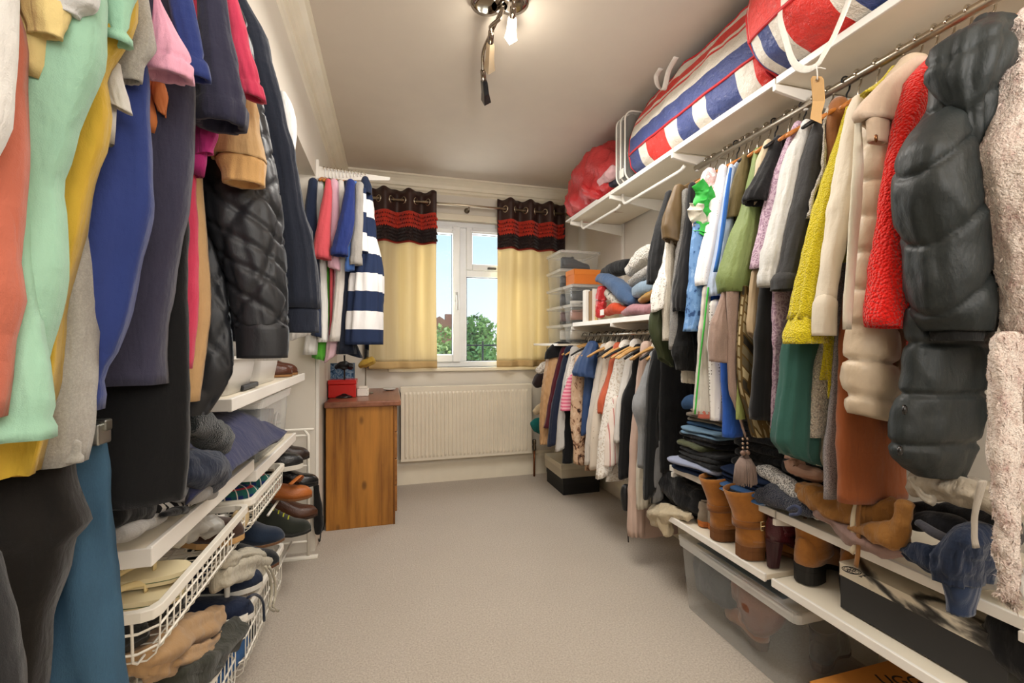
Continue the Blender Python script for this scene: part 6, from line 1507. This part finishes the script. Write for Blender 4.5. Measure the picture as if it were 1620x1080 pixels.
# rods that link the frames and hold the far shoes
t = thing('shoe_rack', (-.6, 2.19, .1), 'white wire shoe rack between the baskets and the pine chest', 'shoe rack')
for z in (.545, .40, .26, .10):
    for x in (-.47, -.55, -.66, -.75): MB().tube([(x, 1.962, z), (x, 2.413, z)], .005, 8).build('rod', wire, t, True)
# ---- what lies on the left shelves
tub('storage_box', 'translucent white box on the upper left shelf, nearer one', 'box', -.80, -.415, 1.36, 1.62, .945, 1.06, .02, clear('f0eeea', .3, .5), lid=False, rim=.006, lidm=plain('eceae4', .4))
tub('storage_box', 'translucent white box on the upper left shelf, beside the brown boots', 'box', -.82, -.42, 1.68, 1.96, .945, 1.07, .02, clear('f0eeea', .3, .5), lid=False, rim=.006, lidm=plain('eceae4', .4))
tag(B(-.62, -.425, 1.50, 1.66, .946, .962).build('dark_wallet', leather('15161c'), None, bevel=.004), 'flat black wallet in front of the translucent boxes', 'wallet')
for i, y in enumerate((2.10, 2.22)): shoe('ankle_boot', 'brown leather ankle boot on the upper left shelf, %s one' % ('nearer', 'farther')[i], 'boot', Vector((-.66, y, .945)), .1, leather('4f2a19', .35), plain('8a6238', .7), L=.25, W=.09, H=.085, heel=.02, hh=.075, laces=plain('2b1710', .8), group='brown boot pair')
tub('storage_box', 'clear plastic box with a lid holding a dark grey box, left shelf', 'box', -.80, -.405, 1.60, 2.04, .697, .905, .015, clear('e6eaea', .15, .2), rim=.012)
carton('gift_box', 'dark grey cardboard box inside the clear plastic box on the left', 'box', plain('3b3d40', .6), plain('454749', .6), -.74, -.43, 1.64, 1.88, .70, .84, .04)
t = thing('cable_coil', (-.45, 1.95, .70), 'grey coil beside the dark grey box inside the clear box', 'coil')
for k_ in range(3): MB().tube([(-.44 + .004 * k_, 1.95 + (.03 + .004 * k_) * math.cos(a), .76 + (.045 + .004 * k_) * math.sin(a)) for a in [i * PI / 10 for i in range(22)]], .004, 6).build('loop', plain('b9b9b6', .5), t, True)
navy = cloth('33365c', crease=.3)
t = thing('sweatshirt', (-.5, 1.5, .74), 'navy sweatshirt hanging off the left shelf to a point', 'sweatshirt')
# a sheet of cloth lying over the shelf edge
def sheet(a, b, c, d, sag, seed, nu=26, nv=26, th=.012):
    a, b, c, d = (Vector(q) for q in (a, b, c, d)); mb = MB()
    def fn(f, g):
        p = (a * (1 - f) + b * f) * (1 - g) + (d * (1 - f) + c * f) * g
        n_ = (b - a).cross(d - a).normalized()
        return p + n_ * (sag * math.sin(PI * f) * math.sin(PI * g) + .014 * nz(p, 8, seed) + .006 * nz(p, 22, seed))
    return mb.grid(fn, nu, nv)
A_ = [at(292, 690, X=-.50), at(345, 640, X=-.54), at(452, 686, X=-.355), at(296, 796, X=-.365)]
sheet(A_[0], A_[1], A_[2], A_[3], -.045, 2.0).build('body', navy, t, True, solid=.018)
pile('fleece', 'dark green black fleece bundled above the slate navy sweater', 'fleece', boucle('232a2c', 300.0, .5), '296,665,14,18 322,676,22,24 345,690,18,22 356,706,8,10', X=-.375, wr=.014)
pile('sweater', 'slate navy sweater drooping over the near left shelf edge', 'sweater', cloth('2a3145', crease=.6), '290,735,20,24 320,742,26,30 344,748,18,26 354,750,8,18', X=-.372, wr=.014, n=30)
pile('grey_tee', 'light grey tee tucked under the slate navy sweater', 'tee', cloth('9b9896', heather=.2), '285,776,14,12 312,778,18,14 336,776,12,9', X=-.39, wr=.012)
pile('striped_scarf', 'black and white striped scarf on the near left shelf', 'scarf', bands(((0, 'd0ccc6'), (.5, '1b1b1d')), .026, 1), '232,806,14,11 258,802,16,13 284,796,14,11 300,790,9,8', X=-.42, wr=.01, folds=.14)
pile('black_jumper', 'black rolled jumper at the near end of the left shelf', 'jumper', cloth('17191a'), '170,812,20,20 205,808,28,24 228,812,14,18', X=-.43, wr=.012)
pile('black_sock', 'black sock at the shelf edge before the striped scarf', 'sock', cloth('16161a'), '258,814,8,6 278,808,12,7 292,806,7,6', X=-.392, wr=.004)
pile('grey_cloth', 'pale grey cloth under the black jumper on the near left shelf', 'cloth', cloth('a6a39e', heather=.2), '178,846,20,14 205,832,26,16 240,818,20,10', X=-.425, wr=.010)
# ---- upper near basket
zk = .614 - .105 + .006
for i in range(2):
    t = thing('flip_flop', (-.63, 1.06, zk + .06 + .03 * i), 'cream flip flop with a striped sole in the near basket, %s' % ('under the other', 'with lettering on its strap')[i], 'flip flop')
    SOL = [(-.12, .025), (-.125, 0), (-.11, -.026), (-.03, -.030), (.05, -.042), (.11, -.034), (.135, 0), (.115, .034), (.05, .042), (-.03, .030), (-.11, .026)]
    sm2 = cr_interp([(a, b, 0) for a, b in SOL + [SOL[0]]], 30)[:-1]
    Mf = Matrix.Translation((-.545, 1.045 + .03 * i, zk + .062 + .026 * i)) @ Matrix.Rotation(.15 + .12 * i, 4, 'Z') @ Matrix.Rotation(.10, 4, 'Y')
    for z0, z1, c in ((0, .007, 'd9c9a0'), (.0072, .0088, '5a6a48'), (.009, .018, 'e0d3ac')):
        MB().rings([[Mf @ Vector((a, b, z)) for a, b, _ in sm2] for z in (z0, z1)]).build('sole_layer', plain(c, .7), t)
    for s in (-1, 1):
        MB().tube(cr_interp([tuple(Mf @ Vector(q)) for q in ((.07, 0, .018), (.068, 0, .034), (.04, s * .02, .040), (-.005, s * .036, .018))], 16), .0065, 8, .45).build('strap', plain('e2cd97', .5), t, True)
    if i: text('havaianas', .013, Mf @ Vector((.028, -.031, .043)), (1.15, 0, .62), plain('2a2520', .6), t)
for i, (y, r) in enumerate(((1.01, .0), (1.10, .05))): shoe('shoe', 'black suede shoe in the near upper basket, %s' % ('front one', 'behind the flip flops')[i], 'shoe', Vector((-.72 + .02 * i, y, zk)), r, suede('1c1c1b'), plain('2e2c28', .8), L=.27, W=.095, heel=.012, hh=.07, group='black shoes in the near basket')
pile('plastic_pouch', 'crumpled translucent plastic pouch in the near wire basket', 'pouch', clear('d8d5cc', .3, .4), '262,842,16,14 300,836,24,20 335,824,16,14', X=-.47, wr=.03, folds=.15)
shoe('shoe', 'brown suede shoe with a tan sole at the back of the near basket', 'shoe', Vector((-.66, 1.38, .545)), .0, suede('3a261b'), plain('b08a58', .7), L=.27, W=.10, heel=.02, th=.016, hh=.075)
pile('tan_pouch', 'round beige shoe sole on edge in the near basket corner', 'shoe', plain('c5ad82', .7), '372,828,7,18 380,822,8,20 388,816,6,16', X=-.43, wr=.002)
pl_ = plaid('24366e', '2a6a58', 'a83a48', 'd9d4c6', .04)
for i, y in enumerate((1.62, 1.76)): shoe('slipper', 'blue green tartan slipper with a white sole, %s one' % ('nearer', 'farther')[i], 'slipper', Vector((-.67, y, zk + .045)), .06, pl_, plain('dcd8ce', .7), L=.26, W=.095, heel=.008, th=.018, hh=.06, lining=plain('e6dfd0', .8), group='tartan slippers')
shoe('shoe', 'navy flat shoe below the tartan slippers in the farther basket', 'shoe', Vector((-.69, 1.86, zk)), .1, suede('20263a'), plain('3b3733', .8), L=.26, heel=.01)
# ---- rack with far shoes
shoe('ankle_boot', 'black leather boot with a white sole rim standing behind the tartan slippers', 'boot', Vector((-.61, 2.06, .552)), .1, leather('1a1a1b', .35), plain('cfc9bd', .7), L=.25, W=.10, H=.12, heel=.012, th=.02, hh=.08)
shoe('ankle_boot', 'brown black boot behind the white soled boot on the rack', 'boot', Vector((-.62, 2.22, .552)), .1, leather('2b1d17', .4), plain('221c18', .7), L=.26, W=.10, H=.15, heel=.025, hh=.08)
t = shoe('sandal', 'tan orange studded strap sandal on the wire rack', 'sandal', Vector((-.58, 2.10, .408)), .1, leather('a35c26', .45), plain('6e4524', .8), L=.25, W=.09, H=.06, heel=.02, hh=.05)
for k_ in range(7):
    MB().lathe((-.395 - .012 * (k_ % 2), 2.03 + .022 * k_, .50 - .006 * k_), [(.001, -.004), (.004, -.002), (.004, .002), (.001, .004)], 8).build('stud', chrome('4a2d18', .4), t, True)
MB().tube(cr_interp([(-.40, 2.02, .50), (-.375, 2.08, .515), (-.38, 2.15, .49), (-.40, 2.2, .46)], 14), .011, 8, .3).build('studded_strap', leather('b3662b', .5), t, True)
shoe('shoe', 'glossy black shoe beside the tan studded sandal', 'shoe', Vector((-.60, 2.28, .408)), .1, leather('161618', .22), plain('1a1816', .6), L=.27, W=.095, heel=.03, hh=.07)
shoe('shoe', 'dark olive trainer with a yellow tab under the studded sandal', 'shoe', Vector((-.60, 2.08, .268)), .05, suede('23261f'), plain('1c1c1a', .8), L=.27, W=.10, heel=.02, hh=.10, laces=plain('b5b82e', .6))
shoe('shoe', 'brown leather shoe on the low rod of the wire rack', 'shoe', Vector((-.61, 2.26, .268)), .05, leather('4a2a18', .4), plain('2b1a10', .7), L=.28, W=.10, heel=.03, hh=.075)
shoe('ankle_boot', 'navy suede boot hanging over the far lower basket', 'boot', Vector((-.66, 1.86, .33)), .05, suede('1d2838'), plain('6a4a30', .7), L=.27, W=.105, H=.12, heel=.015, hh=.10)
shoe('shoe', 'black slip on shoe with a brown sole above the pale cloth', 'shoe', Vector((-.66, 1.74, .30)), .0, suede('121418'), plain('5b3a26', .6), L=.28, W=.105, heel=.012, hh=.085)
pile('black_umbrella', 'black folded umbrella leaning at the wire ladder frame', 'umbrella', cloth('141416'), '500,768,3,4 503,800,6,6 504,828,7,7 504,842,6,5', Y=2.47, wr=.003)
# ---- lower baskets
pc = cloth('bdb39f', crease=.7)
t = thing('drawstring_bag', at(400, 905, X=-.46), 'pale cream cloth bag with dangling cords in the farther lower basket', 'bag')
soft(px(R_('345,915,18,18 372,900,24,22 402,896,24,20 424,906,14,16'), X=-.45), 30, 28, wr=.012, folds=.16).build('bag', pc, t, True)
soft(px(R_('350,890,10,8 385,878,16,9 418,882,12,9'), X=-.44), wr=.012, folds=.15).build('top_fold', pc, t, True)
for dx in (0, 6): MB().tube(cr_interp([tuple(at(u + dx, v, X=-.375)) for u, v in ((420, 896), (428, 915), (430, 940), (426, 958), (434, 966))], 14), .0045, 6).build('cord', pc, t, True)
for i, (y, z) in enumerate(((1.47, .275), (1.55, .315))): shoe('espadrille', 'navy canvas espadrille with a white sole, %s one' % ('front', 'rear')[i], 'shoe', Vector((-.66, y, z)), .08 * i, cloth('1d2740'), plain('d3cfc6', .7), L=.27, W=.095, heel=.004, th=.016, hh=.055, group='navy espadrilles')
MB_ = MB().tube(cr_interp([tuple(at(u, v, X=-.39)) for u, v in ((392, 945), (404, 940), (416, 952), (418, 982))], 14), .004, 6); tag(MB_.build('shoe_lace', cloth('1d2740'), None, True), 'navy lace dangling over the rim of the farther lower basket', 'lace')
chn = cloth('b08a5c', crease=.25); olv = cloth('34352a', crease=.3)
t = thing('chino_shorts', at(280, 1010, X=-.5), 'tan chino shorts crumpled in the near lower basket', 'shorts')
soft(px(R_('220,1050,24,20 262,1020,34,26 300,1000,30,24 330,985,20,18 345,972,9,12'), X=-.45), 34, 30, wr=.012, folds=.16).build('leg', chn, t, True)
soft(px(R_('262,1048,18,14 296,1036,24,14 326,1020,18,12 342,1004,9,8'), X=-.435), 28, 24, wr=.009, folds=.22).build('leg', chn, t, True)
soft(px(R_('232,1064,14,12 252,1058,18,12 282,1054,16,11'), X=-.44), 24, 18, wr=.012, folds=.18).build('waistband', chn, t, True)
t = thing('olive_shorts', at(330, 1040, X=-.46), 'dark olive shorts under the tan chino shorts in the near lower basket', 'shorts')
soft(px(R_('270,1075,26,22 305,1055,30,24 340,1028,26,22 365,1000,20,18 378,985,8,10'), X=-.43), 34, 28, wr=.010, folds=.16).build('leg', olv, t, True)
soft(px(R_('290,1070,14,12 316,1060,18,12 340,1050,12,10'), X=-.415), 24, 18, wr=.012, folds=.2).build('waistband', olv, t, True)
pile('brown_shorts', 'dark brown shorts at the left of the tan chino shorts', 'shorts', cloth('4b3f33', crease=.6), '190,1030,26,24 230,1010,30,24 262,992,22,18', X=-.52, wr=.016)
pile('blue_jeans', 'blue denim bundle at the right of the near lower basket', 'jeans', denim('355680'), '330,1085,12,12 352,1060,14,14 372,1030,12,16 382,1012,8,10', X=-.445, wr=.012)
pile('black_cloth', 'black cloth poking out between the lower baskets', 'cloth', cloth('1a1a1b'), '360,1020,10,10 380,1010,12,14 394,996,8,12', X=-.45, wr=.01)
# cable on the carpet behind the chest
MB_ = MB().tube(cr_interp([tuple(at(u, v, Z=.006)) for u, v in ((452, 868), (480, 852), (500, 845), (511, 838), (508, 828), (500, 822))] + [(-.362, 2.56, .02), (-.36, 2.66, .12)], 30), .0035, 6)
tag(MB_.build('power_cable', plain('131313', .5), None, True), 'thin black power cable looping on the carpet left of the pine chest', 'cable')
# ------------------------------------------------------------------ on the pine chest
zc_ = .751
q = at(545, 628, Z=zc_)
t = thing('jewellery_stand', (q.x, q.y, zc_), 'black candlestick style jewellery stand on the pine chest, under the striped shirt', 'stand')
MB().lathe((q.x, q.y, zc_), [(.055, 0), (.056, .006), (.045, .012), (.030, .020), (.016, .034), (.010, .05), (.007, .07), (.0055, .12), (.0055, .26), (.008, .265)], 24).build('base_and_pole', plain('121213', .25, .6), t, True)
soft([(q.x - .05, q.y, zc_ + .185, .012, .012), (q.x - .02, q.y, zc_ + .20, .022, .022), (q.x + .02, q.y, zc_ + .20, .022, .02), (q.x + .05, q.y, zc_ + .19, .010, .010)], wr=.02, folds=.2).build('hung_beads', plain('1a1c22', .4), t, True)
t = thing('jewellery_box', (-.26, 2.95, zc_), 'bright red lacquered box on the pine chest', 'box')
a = at(519, 628, Y=2.93); b = at(563, 628, Y=2.93); zt2 = at(540, 601, Y=2.93).z
rl = plain('c3201c', .25, .5)
B(a.x, b.x, 2.93, 3.06, zc_, zt2 - .03).build('case', rl, t, bevel=.004); B(a.x - .002, b.x + .002, 2.928, 3.062, zt2 - .029, zt2).build('lid', rl, t, bevel=.004)
a = at(515, 606, Y=3.12); b = at(561, 574, Y=3.12)
t = thing('picture_box', (-.24, 3.12, zc_), 'blue patterned picture box behind the red lacquered box', 'box')
B(a.x, b.x, 3.12, 3.16, zc_, b.z).build('panel', blotch(((0, '2c4763'), (.40, '4d6c8c'), (.50, '8398ab'), (.62, '3d5a7a')), 40.0, dist=1.0), t, bevel=.002)
ring(a.x, b.x, zc_, b.z, .006, 3.114, 3.12).build('frame', plain('5a6d80', .5), t)
t = thing('trinket_box', (-.15, 2.96, zc_), 'small white dotted box on the pine chest next to the red box', 'box')
a = at(565, 627, Y=2.98); b = at(583, 614, Y=2.98)
B(a.x, b.x, 2.98, 3.05, zc_, b.z - .004).build('case', dots('e9e4da', '2a2a2c', 120.0, .22), t, bevel=.003)
B(a.x + .006, b.x - .006, 2.99, 3.045, b.z - .004, b.z + .012).build('lid', plain('e4ded2', .5), t, bevel=.004)
q = at(578, 618, Z=zc_); q = Vector((q.x + .01, 3.14, zc_))
t = thing('earring_stand', q, 'thin metal stand holding a yellow cloth flower on the pine chest', 'stand')
MB().lathe(q, [(.05, 0), (.05, .004), (.012, .008), (.004, .012), (.0035, .20)], 22).build('stem', chrome('8f8878', .35), t, True)
soft(px(R_('570,580,4,4 576,576,7,6 584,572,8,6 590,568,5,5'), Y=3.13), wr=.012, folds=.2).build('yellow_flower', cloth('c9a23a'), t, True)
q = at(592, 612, Z=zc_)
tag(MB().lathe((.0, 3.30, zc_), [(.02, 0), (.042, .008), (.046, .014), (.040, .012), (.001, .006)], 20).build('trinket_dish', plain('d8d4cb', .3), None, True), 'small pale dish at the back of the pine chest', 'dish')
a = at(575, 578, Y=3.36); b = at(597, 510, Y=3.36)
t = thing('mirror', (a.x, 3.36, a.z), 'dark framed mirror panel on the wall behind the striped shirt', 'mirror')
B(a.x, b.x, 3.44, 3.495, a.z - .02, b.z).build('frame', plain('2b2925', .4), t, bevel=.003)
B(a.x + .008, b.x - .008, 3.436, 3.44, a.z - .01, b.z - .01).build('glass', chrome('b8bab8', .05), t)
